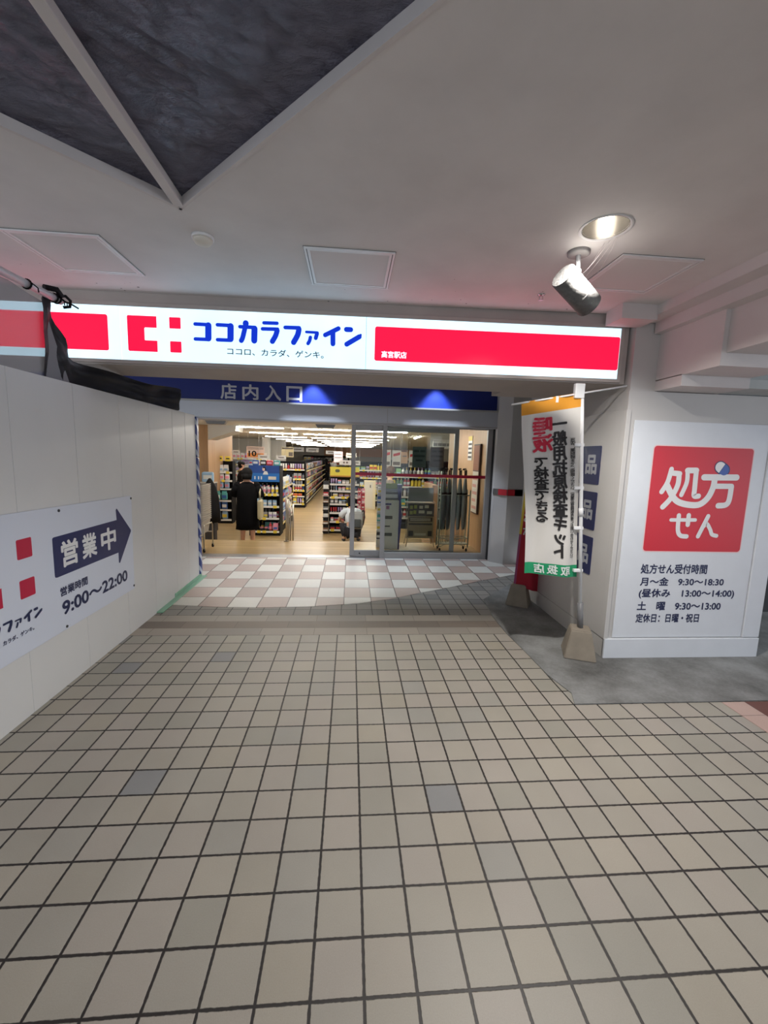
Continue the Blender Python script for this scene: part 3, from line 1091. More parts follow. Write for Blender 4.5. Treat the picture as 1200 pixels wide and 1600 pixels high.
# dark tarp: bunched at the pipe end, then lying along the top of the hoarding
mb = MB()
top = [(-0.68, 2.375), (-0.62, 2.36), (-0.585, 2.31), (-0.55, 2.24), (-0.505, 2.17), (-0.45, 2.10), (-0.39, 2.052), (-0.2, 2.058), (0.05, 2.07), (0.3, 2.082), (0.5, 2.07), (0.64, 2.075), (0.9, 2.11), (1.1, 2.13), (1.275, 2.14)]
bot = [(-0.70, 1.87), (-0.64, 1.87), (-0.58, 1.87), (-0.53, 1.87), (-0.46, 1.87), (-0.38, 1.872), (-0.28, 1.875), (-0.12, 1.88), (0.1, 1.884), (0.34, 1.886), (0.54, 1.884), (0.70, 1.89), (0.93, 1.893), (1.13, 1.9), (1.31, 1.915)]
rows = 9
cols = []
for i, ((ya, za), (yb, zb)) in enumerate(zip(top, bot)):
    c = []
    for j in range(rows + 1):
        f = j / rows
        x = -1.872 + (0.030 * (1 - f) + 0.008) * math.sin(i * 1.9 + f * 2.6) + 0.010 * (1 - f) * math.sin(i * 0.7 + j * 1.3)
        c.append(mb.v(x, ya + (yb - ya) * f, za + (zb - za) * f))
    cols.append(c)
for A, B in zip(cols, cols[1:]):
    for k in range(rows):
        mb.face([A[k], B[k], B[k + 1], A[k + 1]], True)
bmesh.ops.solidify(mb.bm, geom=mb.bm.faces[:], thickness=0.003)
o = mb.build('tarp', tarp_m)
sm = o.modifiers.new('smooth', 'SUBSURF')
sm.levels = sm.render_levels = 1
tag(o, 'dark tarp bunched below the pipe end and draped along the hoarding top', 'tarp')

# striped padding strip at the end of the hoarding and the green tape at its foot
mb = MB().use(stripe_m)
for k in range(4):
    z0 = 0.05 + k * 0.46
    mb.box(-1.885, -1.815, 1.60, 1.672, z0, z0 + 0.457, 0.012)
tag(mb.build('corner_padding'), 'blue and white striped padding strip on the far end of the left hoarding', 'padding')
mb = MB().box(-1.835, -1.776, 0.49, 1.70, 0.0, 0.012, 0.004)
mb.box(-1.832, -1.822, 0.9, 1.66, 0.01, 0.05, 0.003)
tag(mb.build('floor_tape', mat('green_tape', (120, 166, 140), 0.4)), 'green tape strip on the floor along the foot of the left hoarding', 'tape')

# ------------------------------------------------------------------ banners on concrete weights
block_m = mat('weight_concrete', (142, 132, 118), 0.9, noise=0.18, nscale=9, bump=0.3)


def weight(label, cx, cy, rz, s=1.0):
    t = thing('banner_weight', label, 'banner base', (cx, cy, 0.006), rz, 'concrete banner weights')
    mb = MB()
    A = [mb.v(x * 0.115 * s, y * 0.115 * s, 0) for x, y in ((-1, -1), (1, -1), (1, 1), (-1, 1))]
    B = [mb.v(x * 0.072 * s, y * 0.072 * s, 0.215 * s) for x, y in ((-1, -1), (1, -1), (1, 1), (-1, 1))]
    C = [mb.v(x * 0.064 * s, y * 0.064 * s, 0.222 * s) for x, y in ((-1, -1), (1, -1), (1, 1), (-1, 1))]
    for P, Q in ((A, B), (B, C)):
        for k in range(4):
            mb.face([P[k], P[(k + 1) % 4], Q[(k + 1) % 4], Q[k]])
    mb.face(A)
    mb.face(C)
    bmesh.ops.bevel(mb.bm, geom=[e for e in mb.bm.edges], offset=0.006, segments=2, affect='EDGES')
    mb.build('block', block_m, t)
    MB().cyl((0, 0, 0.2 * s), tuple(Matrix.Rotation(-rz, 3, 'Z') @ Vector((-0.0186 * s, 0, 0.42 * s))), 0.021, seg=14).build('socket_tube', mat('grey_tube', (112, 112, 114), 0.5), t)


weight('concrete banner weight in front of the pier corner holding the white banner pole', 1.740, -0.40, math.radians(-22))
weight('concrete banner weight further back holding the red banner', 1.72, 0.74, math.radians(-32))

# white banner, seen from the back: everything on it is mirrored
BY = -0.40
BAN = thing('white_banner', 'white vertical banner with mirrored black and red lettering on a white pole', 'banner', (1.745, BY, 0.23))
px0, pz0 = 0.0, 0.05
def lean(z):
    return 1.737 - (z - 0.2) * 0.0845
mb = MB()
mb.cyl((lean(0.28) - 1.745, 0, 0.05), (lean(2.05) - 1.745, 0, 1.82), 0.0135, seg=14)
mb.cyl((lean(1.1) - 1.745, 0, 0.87), (lean(1.16) - 1.745, 0, 0.93), 0.017, seg=14)
mb.build('pole', white_m, BAN)
mb = MB()
zr = 1.99
mb.cyl((lean(zr) - 1.745 + 0.33, 0.0, zr + 0.068 - 0.23), (1.07 - 1.745, 0, 1.893 - 0.23), 0.0065, seg=10)
mb.build('crossbar', white_m, BAN)
mb = MB().box(lean(2.0) - 1.745 - 0.06, lean(2.0) - 1.745 + 0.012, -0.018, 0.018, 1.725, 1.83, 0.006)
mb.build('pole_head', white_m, BAN)


def cloth_y(u, v):      # u 0..1 left to right, v 0..1 bottom to top
    return 0.018 * math.sin(u * 7 + v * 2.0) * (1.1 - v) + 0.008 * math.sin(u * 15 - v * 4)


W0, H0 = 0.425, 1.30
def cloth_pt(u, v, lift=0.0):
    x = 1.155 + u * W0 + (1 - v) * 0.102 - 1.745 + 0.012 * math.sin(v * 5) * (1 - u)
    z = 0.657 + v * 1.255 + u * (0.09 * v) - u * (1 - v) * 0.03 - 0.23
    return (x, cloth_y(u, v) - lift, z)


def cloth_patch(mb, u0, u1, v0, v1, lift, nu=14, nv=30, both=False):
    nu = max(2, int(nu * (u1 - u0)) + 1)
    nv = max(2, int(nv * (v1 - v0)) + 1)
    G = [[mb.v(*cloth_pt(u0 + (u1 - u0) * i / nu, v0 + (v1 - v0) * j / nv, lift)) for j in range(nv + 1)] for i in range(nu + 1)]
    for i in range(nu):
        for j in range(nv):
            mb.face([G[i][j], G[i + 1][j], G[i + 1][j + 1], G[i][j + 1]], True)


ban_cloth = mat('banner_cloth', (200, 196, 190), 0.8)
mb = MB().use(ban_cloth)
cloth_patch(mb, 0, 1, 0.0685, 0.925, 0.0, 20, 40)
mb.use(mat('banner_amber', (208, 140, 36), 0.8))
cloth_patch(mb, 0, 1, 0.925, 1.0, 0.0, 20, 40)
mb.use(mat('banner_green', (22, 140, 92), 0.8))
cloth_patch(mb, 0, 1, 0.0, 0.0685, 0.0, 20, 40)
bmesh.ops.remove_doubles(mb.bm, verts=mb.bm.verts, dist=0.0008)
mb.build('cloth', None, BAN)


def cloth_text(mb, chars, uc, v_top, cw, ch, weight, lift=0.004, pitch=None):
    """vertical column of mirrored characters; cw in u, ch in v"""
    pitch = pitch or ch
    for i, c in enumerate(chars):
        me = glyph(c, 0.0, 2)
        va = v_top - i * pitch
        for n_c, (ou, ov) in enumerate(shifts(weight)):
            vs = []
            for p in me.vertices:
                fx, fy = p.co.x + ou, p.co.y + 0.12 + ov
                if c in '（）':       # upright brackets turn for vertical setting
                    fx, fy = fy, 1 - fx
                u = uc + cw / 2 - cw * fx
                v = va - ch + ch * fy
                vs.append(mb.v(*cloth_pt(u, v, lift + 0.0001 * n_c)))
            for p in me.polygons:
                mb.face([vs[k] for k in p.vertices])
        bpy.data.meshes.remove(me)


ban_ink = mat('banner_ink', (26, 22, 22), 0.7)
mb = MB()
cloth_text(mb, '唾液', 0.335, 0.905, 0.345, 0.100, 0.058, 0.003, 0.096)
mb.build('red_lettering_edge', mat('banner_pink', (206, 168, 170), 0.8), BAN)
mb = MB()
cloth_text(mb, '唾液', 0.335, 0.905, 0.345, 0.100, 0.036, 0.005, 0.096)
mb.build('red_lettering', mat('banner_red', (184, 32, 58), 0.8), BAN)
mb = MB()
cloth_text(mb, 'で検査できる', 0.30, 0.690, 0.245, 0.070, 0.028, 0.005, 0.0625)
cloth_text(mb, '一般用抗原検査キット', 0.63, 0.895, 0.29, 0.085, 0.036, 0.005, 0.0785)
mb.build('black_lettering', ban_ink, BAN)
mb = MB()
cloth_text(mb, '当店、薬剤師までご相談ください（医薬品登録販売者にお問い合わせください）', 0.865, 0.770, 0.085, 0.0205, 0.02, 0.005, 0.0186)
mb.build('small_lettering', ban_ink, BAN)
mb = MB()
for ch, uc in zip('取扱店', (0.735, 0.505, 0.275)):
    cloth_text(mb, ch, uc, 0.064, 0.19, 0.056, 0.03)
mb.build('footer_lettering', mat('banner_pale', (206, 214, 208), 0.8), BAN)
for v in (0.74, 0.50, 0.27, 0.02):
    z = 0.657 + v * 1.31
    xx = lean(z) - 1.745
    MB().box(xx - 0.058, xx + 0.016, -0.012, 0.012, z - 0.23 - 0.012, z - 0.23 + 0.012, 0.004).build('tie_tab', white_m, BAN)
MB().box(1.39 - 1.745, 1.41 - 1.745, -0.01, 0.01, 1.69, 1.735, 0.002).build('tie_tab', white_m, BAN)

# red banner rolled around its own pole behind
RB = thing('red_banner', 'red vertical banner with yellow edge hanging behind the white banner', 'banner', (1.72, 0.74, 0.23))
MB().cyl((0, 0, 0.0), (0.02, 0, 1.75), 0.012, seg=12).build('pole', white_m, RB)


def red_pt(u, v):
    wid = 0.30 * (0.55 + 0.45 * (1 - v) ** 1.2)
    x = -0.075 + 0.07 * v + u * wid
    y = -0.03 - 0.05 * math.sin(u * PI) + 0.02 * math.sin(u * 9 + v * 3)
    return (x, y, 0.005 + v * 1.30 - u * (1 - v) * 0.10)


def red_patch(mb, u0, u1, v0, v1, n=10, m=24):
    G = [[mb.v(*red_pt(u0 + (u1 - u0) * i / n, v0 + (v1 - v0) * j / m)) for j in range(m + 1)] for i in range(n + 1)]
    for i in range(n):
        for j in range(m):
            mb.face([G[i][j], G[i + 1][j], G[i + 1][j + 1], G[i][j + 1]], True)


mb = MB().use(mat('banner_crimson', (158, 22, 44), 0.8))
red_patch(mb, 0.08, 1.0, 0, 0.97)
mb.use(mat('banner_yellow', (214, 190, 70), 0.8))
red_patch(mb, 0.0, 0.08, 0.4, 1.0)
red_patch(mb, 0.08, 1.0, 0.97, 1.0, 10, 2)
mb.use(mat('banner_mauve', (150, 70, 110), 0.8))
red_patch(mb, 0.0, 0.08, 0.0, 0.4)
mb.build('cloth', None, RB)
mb = MB()
for ch, z in (('ど', 0.66), ('た', 0.53)):
    add_text(mb, ch, -0.045, z, 0.04, z + 0.085, 0.095, 0.03)
mb.build('lettering', white_m, RB)

# narrow lamps that light the navy fascia
for x, lab in ((-0.60, 'small downlight above the lettering of the navy fascia'), (1.12, 'small downlight above the right half of the navy fascia')):
    t = thing('fascia_downlight', lab, 'lamp', (x, 2.44, 2.70), 0, 'small downlights over the navy fascia')
    MB().lathe([(0.04, -0.006), (0.045, -0.003), (0.045, 0.0), (0.001, 0.0)], 20, caps=False).build('trim_ring', white_m, t)
    MB().lathe([(0.03, -0.0075), (0.03, -0.006), (0.001, -0.006)], 16).build('bulb', lamp_m, t)
    ld = bpy.data.lights.new('fascia_light', 'SPOT')
    ld.energy = SPOT_W
    ld.spot_size = math.radians(75)
    ld.spot_blend = 0.5
    ld.color = (0.72, 0.83, 1.0)
    ld.shadow_soft_size = 0.03
    lo = bpy.data.objects.new('light', ld)
    COL.objects.link(lo)
    lo.parent = t
    lo.location = (0, 0, -0.02)

# ================================================================== SHOP DOORS
def pane(mb, x0, x1, y, z0, z1):
    mb.box(x0, x1, y - 0.003, y + 0.003, z0, z1)


d1 = struct(bpy.data.objects.new('door_1', None))
COL.objects.link(d1)
d1.location = (0, 2.70, 0)
mb = MB()
mb.box(0.385, 0.452, -0.025, 0.025, 0.0, 1.945, 0.004)
mb.box(1.925, 2.0, -0.025, 0.025, 0.0, 1.945, 0.004)
mb.box(0.452, 1.925, -0.025, 0.025, 0.003, 0.092, 0.004)
mb.box(0.452, 1.925, -0.02, 0.02, 1.925, 1.945)
struct(mb.build('frame', alum_m, d1))
mb = MB()
pane(mb, 0.452, 1.925, 0, 0.092, 1.925)
struct(mb.build('glass', glass_m, d1))
struct(MB().box(0.452, 1.925, -0.0055, -0.003, 1.218, 1.262).build('red_tape', red_board_m, d1))
d2 = struct(bpy.data.objects.new('door_2', None))
COL.objects.link(d2)
d2.location = (0, 2.78, 0)
mb = MB()
mb.box(-0.06, 0.005, -0.022, 0.022, 0.012, 1.95, 0.004)
mb.box(1.455, 1.52, -0.022, 0.022, 0.012, 1.95, 0.004)
mb.box(0.005, 1.455, -0.022, 0.022, 0.012, 0.10, 0.004)
mb.box(0.005, 1.455, -0.022, 0.022, 1.865, 1.95, 0.004)
struct(mb.build('frame', alum_m, d2))
mb = MB()
pane(mb, 0.005, 1.455, 0, 0.10, 1.865)
struct(mb.build('glass', glass_m, d2))
struct(MB().box(0.005, 0.40, -0.0055, -0.003, 1.218, 1.262).build('red_tape', red_board_m, d2))
mb = MB().cyl((0.09, -0.026, 0.055), (0.09, -0.022, 0.055), 0.012, seg=14)
struct(mb.build('lock', dark_m, d2))
mb = MB()
mb.box(2.0, 2.012, 2.62, 2.86, 0, 1.95)
mb.box(2.012, 2.13, 2.72, 2.86, 0, 1.95)
struct(mb.build('trim_8', mat('dark_gap', (38, 37, 38), 0.6)))
mb = MB().box(-3.2, 2.0, 2.66, 2.84, -0.02, 0.006)
struct(mb.build('trim_9', steel_m))
# posters stuck on the glass, seen from the back
for x0, x1, z0, z1, c, lab in ((0.828, 1.03, 1.36, 1.657, (96, 112, 104), 'grey-green notice sheet stuck on the door glass, seen from its back'),
                               (1.09, 1.292, 1.364, 1.66, (104, 88, 78), 'brown notice sheet stuck on the door glass, seen from its back')):
    t = thing('door_notice', lab, 'notice', ((x0 + x1) / 2, 2.712, z0))
    w = (x1 - x0) / 2
    MB().box(-w, w, -0.001, 0.001, 0, z1 - z0).build('sheet', mat('sheet_%d' % c[0], c, 0.8), t)
    mb = MB()
    for k, (a, b, zz) in enumerate(((0.1, 0.45, 0.74), (0.55, 0.9, 0.74), (0.1, 0.9, 0.5), (0.25, 0.75, 0.3))):
        mb.box(-w + 2 * w * a, -w + 2 * w * b, -0.003, -0.001, (z1 - z0) * zz, (z1 - z0) * (zz + 0.1 - 0.02 * (k == 3)))
    mb.build('printed_bars', mat('sheet_dark_%d' % c[0], (c[0] - 34, c[1] - 34, c[2] - 32), 0.8), t)
# door sensors
for x, lab in ((-2.0, 'grey door sensor box on the lintel at the left of the entrance'), (-0.445, 'grey door sensor box on the lintel in the middle of the entrance')):
    tag(MB().prism([(-0.145, 0.045), (-0.115, 0.0), (0.115, 0.0), (0.145, 0.045)], -0.1, 0.0).build('door_sensor', mat('sensor_grey', (120, 118, 116), 0.6), None, (x, 2.87, 1.893)), lab, 'sensor', 'door sensors on the lintel')

# ================================================================== SHOP SHELL
ZF = -0.35
CEIL = 2.12
slab('floor_shop_entry', [(-4.6, 2.66), (2.6, 2.66), (2.6, 3.88), (-4.6, 3.88)], -0.12, 0.0, shop_floor_m)
slab('floor_shop_step', [(-4.6, 3.88), (2.6, 3.88), (2.6, 4.2), (-4.6, 4.2)], -0.5, -0.175, shop_floor_m)
slab('floor_shop', [(-6.5, 4.2), (6, 4.2), (6, 31), (-6.5, 31)], -0.5, ZF, shop_floor_m)
struct(MB().box(-4.6, 2.6, 3.868, 3.884, -0.35, 0.003).build('trim_10', mat('nosing', (150, 134, 104), 0.4)))
shop_ceil_m = mat('shop_ceiling', (236, 234, 228), 0.8)
slab('ceiling_shop', [(-6.5, 2.84), (6, 2.84), (6, 31), (-6.5, 31)], CEIL, CEIL + 0.1, shop_ceil_m)
shop_wall_m = mat('shop_wall', (216, 212, 204), 0.8)
struct(MB().box(-6.6, -6.5, 2.8, 31, ZF, CEIL).build('wall_shop_left', shop_wall_m))
struct(MB().box(-6.5, -3.0, 16.0, 16.1, ZF, CEIL).build('wall_shop_partition', shop_wall_m))
struct(MB().box(6, 6.1, 5.6, 31, ZF, CEIL).build('wall_shop_right', shop_wall_m))
mb = MB().use(shop_wall_m)
mb.box(-6.5, 6, 31, 31.1, ZF, CEIL)
mb.use(mat('back_wood', (232, 176, 136), 0.6)).box(-2.2, 6, 30.9, 31.0, 1.45, CEIL)
struct(mb.build('wall_shop_back', None))
struct(MB().box(2.04, 2.12, 2.86, 5.6, -0.5, CEIL).build('wall_shop_wood_right', wood_m))
struct(MB().box(-6.5, -3.0, 2.84, 2.95, ZF, CEIL).build('wall_shop_front', shop_wall_m))
struct(MB().box(2.12, 6.1, 5.5, 5.6, ZF, CEIL).build('wall_shop_return', shop_wall_m))
# wooden pillar and panelled wall at the left of the shop
struct(MB().box(-4.1, -3.43, 6.9, 7.4, ZF, CEIL).build('wall_shop_wood_left', wood_m))
struct(MB().box(-4.1, -3.50, 7.4, 9.2, ZF, CEIL).build('wall_shop_wood_side', mat('wood_tan', (182, 146, 108), 0.5)))
mb = MB()
mb.prism([(-3.43, 1.78), (-2.80, 2.0), (-2.78, 2.12), (-3.43, 2.12)], -7.6, -6.92)
struct(mb.build('ceiling_shop_soffit', shop_wall_m))
struct(MB().box(-3.55, -3.28, 13.6, 13.9, ZF, CEIL).build('wall_shop_pillar', shop_wall_m))

# ceiling tubes
n_t = {0: 'nearest the doors'}
ORD = ['first', 'second', 'third', 'fourth', 'fifth', 'sixth', 'seventh', 'eighth', 'ninth', 'tenth', 'eleventh', 'twelfth', 'thirteenth', 'fourteenth', 'fifteenth', 'sixteenth',
       'seventeenth', 'eighteenth', 'nineteenth', 'twentieth', 'twenty-first', 'twenty-second', 'twenty-third', 'twenty-fourth', 'twenty-fifth', 'twenty-sixth', 'twenty-seventh', 'twenty-eighth',
       'twenty-ninth', 'thirtieth', 'thirty-first', 'thirty-second', 'thirty-third', 'thirty-fourth', 'thirty-fifth', 'thirty-sixth', 'thirty-seventh', 'thirty-eighth', 'thirty-ninth', 'fortieth']


def ceiling_light(x0, y0, x1, y1, label, tm=None):
    L = math.hypot(x1 - x0, y1 - y0)
    t = thing('ceiling_light', label, 'light', ((x0 + x1) / 2, (y0 + y1) / 2, CEIL), math.atan2(y1 - y0, x1 - x0), 'fluorescent ceiling lights in the shop')
    MB().box(-L / 2, L / 2, -0.05, 0.05, -0.012, 0, 0.004).build('housing', white_m, t)
    MB().box(-L / 2 + 0.01, L / 2 - 0.01, -0.03, 0.03, -0.028, -0.012, 0.006).build('tube', tm or tube_m, t)


for r, y in enumerate((7.0, 9.6, 12.2, 14.7, 17.3, 20.0, 22.6, 25.4)):
    for s, (x0, x1, w) in enumerate(((-3.05, -1.68, 'left'), (-1.5, -0.08, 'middle'), (0.0, 1.32, 'right'))):
        ceiling_light(x0 - 0.05 * r * (s == 0), y, x1, y, 'white fluorescent tube light, %s one in the %s ceiling row from the doors' % (w, ORD[r]), tube_far_m if r > 2 else None)
ceiling_light(-4.05, 7.9, -3.62, 10.0, 'white fluorescent tube light set lengthwise at the far left of the shop ceiling')
ceiling_light(1.9, 8.6, 1.95, 10.0, 'white fluorescent tube light set lengthwise on the right behind the door glass')
ceiling_light(0.1, 16.2, 0.12, 18.6, 'white fluorescent tube light set lengthwise over the far right aisle', tube_far_m)
for x, w in ((-2.2, 'left'), (-0.7, 'middle'), (0.9, 'right')):  # unseen extra tubes, added to brighten the entry floor and goods behind the glass
    ceiling_light(x - 0.68, 4.2, x + 0.68, 4.2, 'added unseen fluorescent tube light close behind the door lintel, %s one of three' % w)

# ================================================================== PRODUCTS
PAL = {'white': (222, 222, 220), 'pale blue': (150, 184, 214), 'blue': (58, 96, 168), 'pink': (222, 140, 158), 'red': (196, 52, 58), 'yellow': (226, 200, 70),
       'green': (120, 160, 110), 'teal': (90, 168, 164), 'grey': (140, 140, 142), 'black': (40, 38, 40), 'brown': (134, 98, 72), 'orange': (222, 140, 70), 'lilac': (170, 150, 196)}


def pm(c):
    return mat('pack_' + c.replace(' ', '_'), PAL[c], 0.45)


_prod = {}


def prod_mesh(kind, c1, c2):
    key = (kind, c1, c2)
    if key in _prod:
        return _prod[key]
    mb = MB().use(pm(c1))
    if kind == 'box':
        mb.box(-0.04, 0.04, -0.03, 0.03, 0, 0.125, 0.003)
        mb.use(pm(c2)).box(-0.036, 0.036, -0.0315, -0.03, 0.03, 0.075)
    elif kind == 'flat box':
        mb.box(-0.055, 0.055, -0.03, 0.03, 0, 0.075, 0.003)
        mb.use(pm(c2)).box(-0.05, 0.05, -0.0315, -0.03, 0.015, 0.045)
    elif kind == 'bottle':
        mb.lathe([(0.03, 0), (0.034, 0.006), (0.034, 0.12), (0.03, 0.14), (0.014, 0.155), (0.014, 0.163)], 10)
        mb.use(pm(c2)).lathe([(0.017, 0.163), (0.017, 0.185), (0.014, 0.19)], 10)
        mb.lathe([(0.0345, 0.04), (0.0348, 0.042), (0.0348, 0.10), (0.0345, 0.102)], 10)
    elif kind == 'pump bottle':
        mb.lathe([(0.036, 0), (0.04, 0.008), (0.04, 0.13), (0.032, 0.15), (0.014, 0.16)], 10)
        mb.use(pm(c2)).lathe([(0.012, 0.16), (0.012, 0.185), (0.005, 0.187), (0.005, 0.21), (0.014, 0.212), (0.014, 0.222)], 8)
        mb.box(-0.008, 0.008, -0.045, 0.0, 0.212, 0.222)
    elif kind == 'tube':
        mb.lathe([(0.022, 0.0), (0.022, 0.03)], 10)
        mb.use(pm(c2)).lathe([(0.026, 0.03), (0.028, 0.06), (0.026, 0.17)], 10, sy=0.7)
        mb.box(-0.03, 0.03, -0.004, 0.004, 0.165, 0.18)
    elif kind == 'pouch':
        for s, e in (((1, 1), 0),):
            A = [mb.v(x, y, z) for x, y, z in ((-0.055, -0.026, 0), (0.055, -0.026, 0), (0.055, 0.026, 0), (-0.055, 0.026, 0))]
            B = [mb.v(x, y, z) for x, y, z in ((-0.058, -0.03, 0.06), (0.058, -0.03, 0.06), (0.058, 0.03, 0.06), (-0.058, 0.03, 0.06))]
            C = [mb.v(x, y, z) for x, y, z in ((-0.055, -0.012, 0.145), (0.055, -0.012, 0.145), (0.055, 0.012, 0.145), (-0.055, 0.012, 0.145))]
            D = [mb.v(x, y, z) for x, y, z in ((-0.055, -0.002, 0.175), (0.055, -0.002, 0.175), (0.055, 0.002, 0.175), (-0.055, 0.002, 0.175))]
            for P, Q in ((A, B), (B, C), (C, D)):
                for k in range(4):
                    mb.face([P[k], P[(k + 1) % 4], Q[(k + 1) % 4], Q[k]])
            mb.face(A)
            mb.face(D)
        mb.use(pm(c2)).box(-0.04, 0.04, -0.0325, -0.029, 0.035, 0.085)
    elif kind == 'jar':
        mb.lathe([(0.034, 0), (0.038, 0.005), (0.038, 0.055)], 12)
        mb.use(pm(c2)).lathe([(0.039, 0.055), (0.039, 0.078), (0.036, 0.082)], 12)
    elif kind == 'bundle':
        mb.box(-0.11, 0.11, -0.07, 0.07, 0, 0.2, 0.03)
        mb.use(pm(c2)).box(-0.08, 0.08, -0.072, -0.068, 0.06, 0.14)
    elif kind == 'bag':
        mb.box(-0.075, 0.075, -0.035, 0.035, 0, 0.2, 0.03)
        mb.use(pm(c2)).box(-0.055, 0.055, -0.0375, -0.03, 0.05, 0.13, 0.002)
        mb.use(pm(c1)).box(-0.06, 0.06, -0.004, 0.004, 0.195, 0.235)
    o = mb.build(kind, None)
    me = o.data
    bpy.data.objects.remove(o)
    _prod[key] = me
    return me


WID = {'box': 0.088, 'flat box': 0.118, 'bottle': 0.075, 'pump bottle': 0.088, 'tube': 0.066, 'pouch': 0.122, 'jar': 0.084, 'bundle': 0.23, 'bag': 0.16}
HGT = {'box': 0.125, 'flat box': 0.075, 'bottle': 0.19, 'pump bottle': 0.222, 'tube': 0.18, 'pouch': 0.175, 'jar': 0.082, 'bundle': 0.2, 'bag': 0.235}


def put(kind, c1, c2, x, y, z, rz, label, group, s=1.0, tilt=0.0):
    o = bpy.data.objects.new(kind.replace(' ', '_'), prod_mesh(kind, c1, c2))
    COL.objects.link(o)
    o.location = (x, y, z)
    o.rotation_euler = (tilt, 0, rz)
    o.scale = (s, s, s)
    return tag(o, label, kind if kind not in ('pump bottle', 'flat box') else kind.split()[-1], group)


def fill(rack, shelf, o, d, n, length, depth_in, z, kinds, cols, gap, s=1.0, run=3, hang=False):
    """a row of products; o start (x, y) of the shelf front, d along it (viewer's left to right), n facing out"""
    rng = random.Random(rack + shelf)
    a = math.atan2(n[1], n[0]) + PI / 2
    p, i = 0.01, 0
    for _try in range(60):
        kind = rng.choice(kinds)
        c1 = rng.choice(cols)
        c2 = rng.choice([c for c in ('white', 'white', 'pale blue', 'grey', 'lilac', 'pink', 'yellow', 'red', 'blue') if c != c1])
        for _ in range(rng.randint(1, run)):
            ss = min(s, gap / HGT[kind])
            w = WID[kind] * ss
            if p + w > length:
                break
            q = p + w / 2
            x = o[0] + d[0] * q - n[0] * depth_in
            y = o[1] + d[1] * q - n[1] * depth_in
            lab = '%s %s, %s from left, %s, %s' % (c1, kind, ORD[i] if i < 40 else 'last', shelf, rack)
            put(kind, c1, c2, x, y, z, a + rng.uniform(-0.06, 0.06), lab, 'goods, ' + shelf + ', ' + rack, ss)
            p += w + rng.uniform(0.004, 0.02)
            i += 1
        if p + 0.07 > length or i > 40:
            break


def gondola(label, x, y, rz, width, depth, zs, ztop, name='shelf_rack', frame=None, lips=(226, 226, 222), group=None, base_h=0.12, ends=True):
    """shelving, local: front faces -y, width along x, base on the shop floor; zs are shelf-top heights in world z"""
    t = thing(name, label, 'shelf', (x, y, ZF), rz, group)
    fm = frame or black_m
    MB().box(-width / 2, width / 2, depth - 0.03, depth, 0.0, ztop - ZF).build('back_panel', fm, t)
    MB().box(-width / 2, width / 2, 0.02, depth, 0.0, base_h).build('base', fm, t)
    if ends:
        for sx in (-1, 1):
            a = sx * width / 2
            MB().box(min(a, a + 0.02 * sx), max(a, a + 0.02 * sx), 0.0, depth, 0.0, ztop - ZF).build('end_panel', fm, t)
    for k, z in enumerate(zs):
        h = z - ZF
        sh = MB().box(-width / 2, width / 2, 0.0, depth - 0.03, h - 0.022, h, 0.003).build('shelf', fm, t)
        mb = MB().use(mat('lip_%d_%d' % (lips[0], lips[2]), lips, 0.5))
        mb.box(-width / 2, width / 2, -0.008, 0.0, h - 0.042, h + 0.002)
        rr = random.Random(k + int(x * 100))
        for q in range(int(width / 0.12)):
            if rr.random() < 0.35:
                mb.use(mat('price_yellow', (232, 206, 70), 0.5))
                u = -width / 2 + 0.03 + 0.12 * q
                mb.box(u, u + 0.08, -0.011, -0.008, h - 0.05, h + 0.012)
        mb.build('price_rail', None, sh)
    return t

# ================================================================== SHELVES AND GOODS
KS = ['box', 'bottle', 'pump bottle', 'tube', 'pouch', 'jar', 'flat box']
NY_ = (0, -1)
PX_ = (1, 0)

# rack under the blue advertisement
gondola('black shelf rack below the blue advertising panel, beside the woman in black', -1.97, 6.1, 0, 0.64, 0.42, (0.60, 0.33, 0.06, -0.24), 1.22)
for z, nm, kk, cc in ((0.60, 'top shelf', ['pump bottle', 'bottle'], ['white', 'pink', 'white', 'lilac']), (0.33, 'second shelf', ['pouch', 'box'], ['white', 'pale blue', 'teal', 'white']),
                      (0.06, 'third shelf', ['bottle', 'tube', 'box'], ['white', 'red', 'grey', 'black']), (-0.24, 'bottom shelf', ['bottle', 'jar', 'pouch'], ['pink', 'black', 'teal', 'red'])):
    fill('rack under blue advert', nm, (-2.29, 6.1), (1, 0), NY_, 0.64, 0.06, z, kk, cc, 0.22)
    fill('rack under blue advert', nm + ' rear row', (-2.29, 6.1), (1, 0), NY_, 0.64, 0.19, z, kk, cc, 0.22)
t = thing('advert_panel', 'blue advertising panel with a woman and white bottles on top of the rack', 'advert', (-1.97, 6.08, 0.87))
MB().box(-0.33, 0.33, 0.0, 0.015, 0, 0.36).build('panel', mat('advert_blue', (34, 108, 186), 0.4), t)
MB().box(-0.33, 0.33, -0.002, 0.0, 0.19, 0.36).build('upper_band', mat('advert_deep', (24, 66, 140), 0.4), t)
mb = MB().use(mat('skin_print', (226, 190, 170), 0.5))
mb.prism(capsule((-0.01, 0.28), PI / 2, 0.085, 0.028, 1) + capsule((-0.01, 0.28), PI / 2, 0.085, 0.028, -1), 0.003, 0.004)
mb.use(black_m).prism([(-0.03, 0.30), (-0.02, 0.33), (0.01, 0.335), (0.035, 0.31), (0.045, 0.25), (0.022, 0.25), (0.015, 0.30)], 0.004, 0.005)
mb.use(white_m).prism([(0.0, 0.225), (0.03, 0.24), (0.07, 0.225), (0.09, 0.16), (-0.03, 0.16)], 0.003, 0.0045)
for u in (-0.12, -0.06, -0.2):
    mb.prism(rrect(u - 0.014, 0.05, u + 0.014, 0.12, 0.006), 0.003, 0.004)
mb.use(offwhite_m).box(0.09, 0.26, -0.006, -0.003, 0.05, 0.12)
mb.build('printed_picture', None, t)
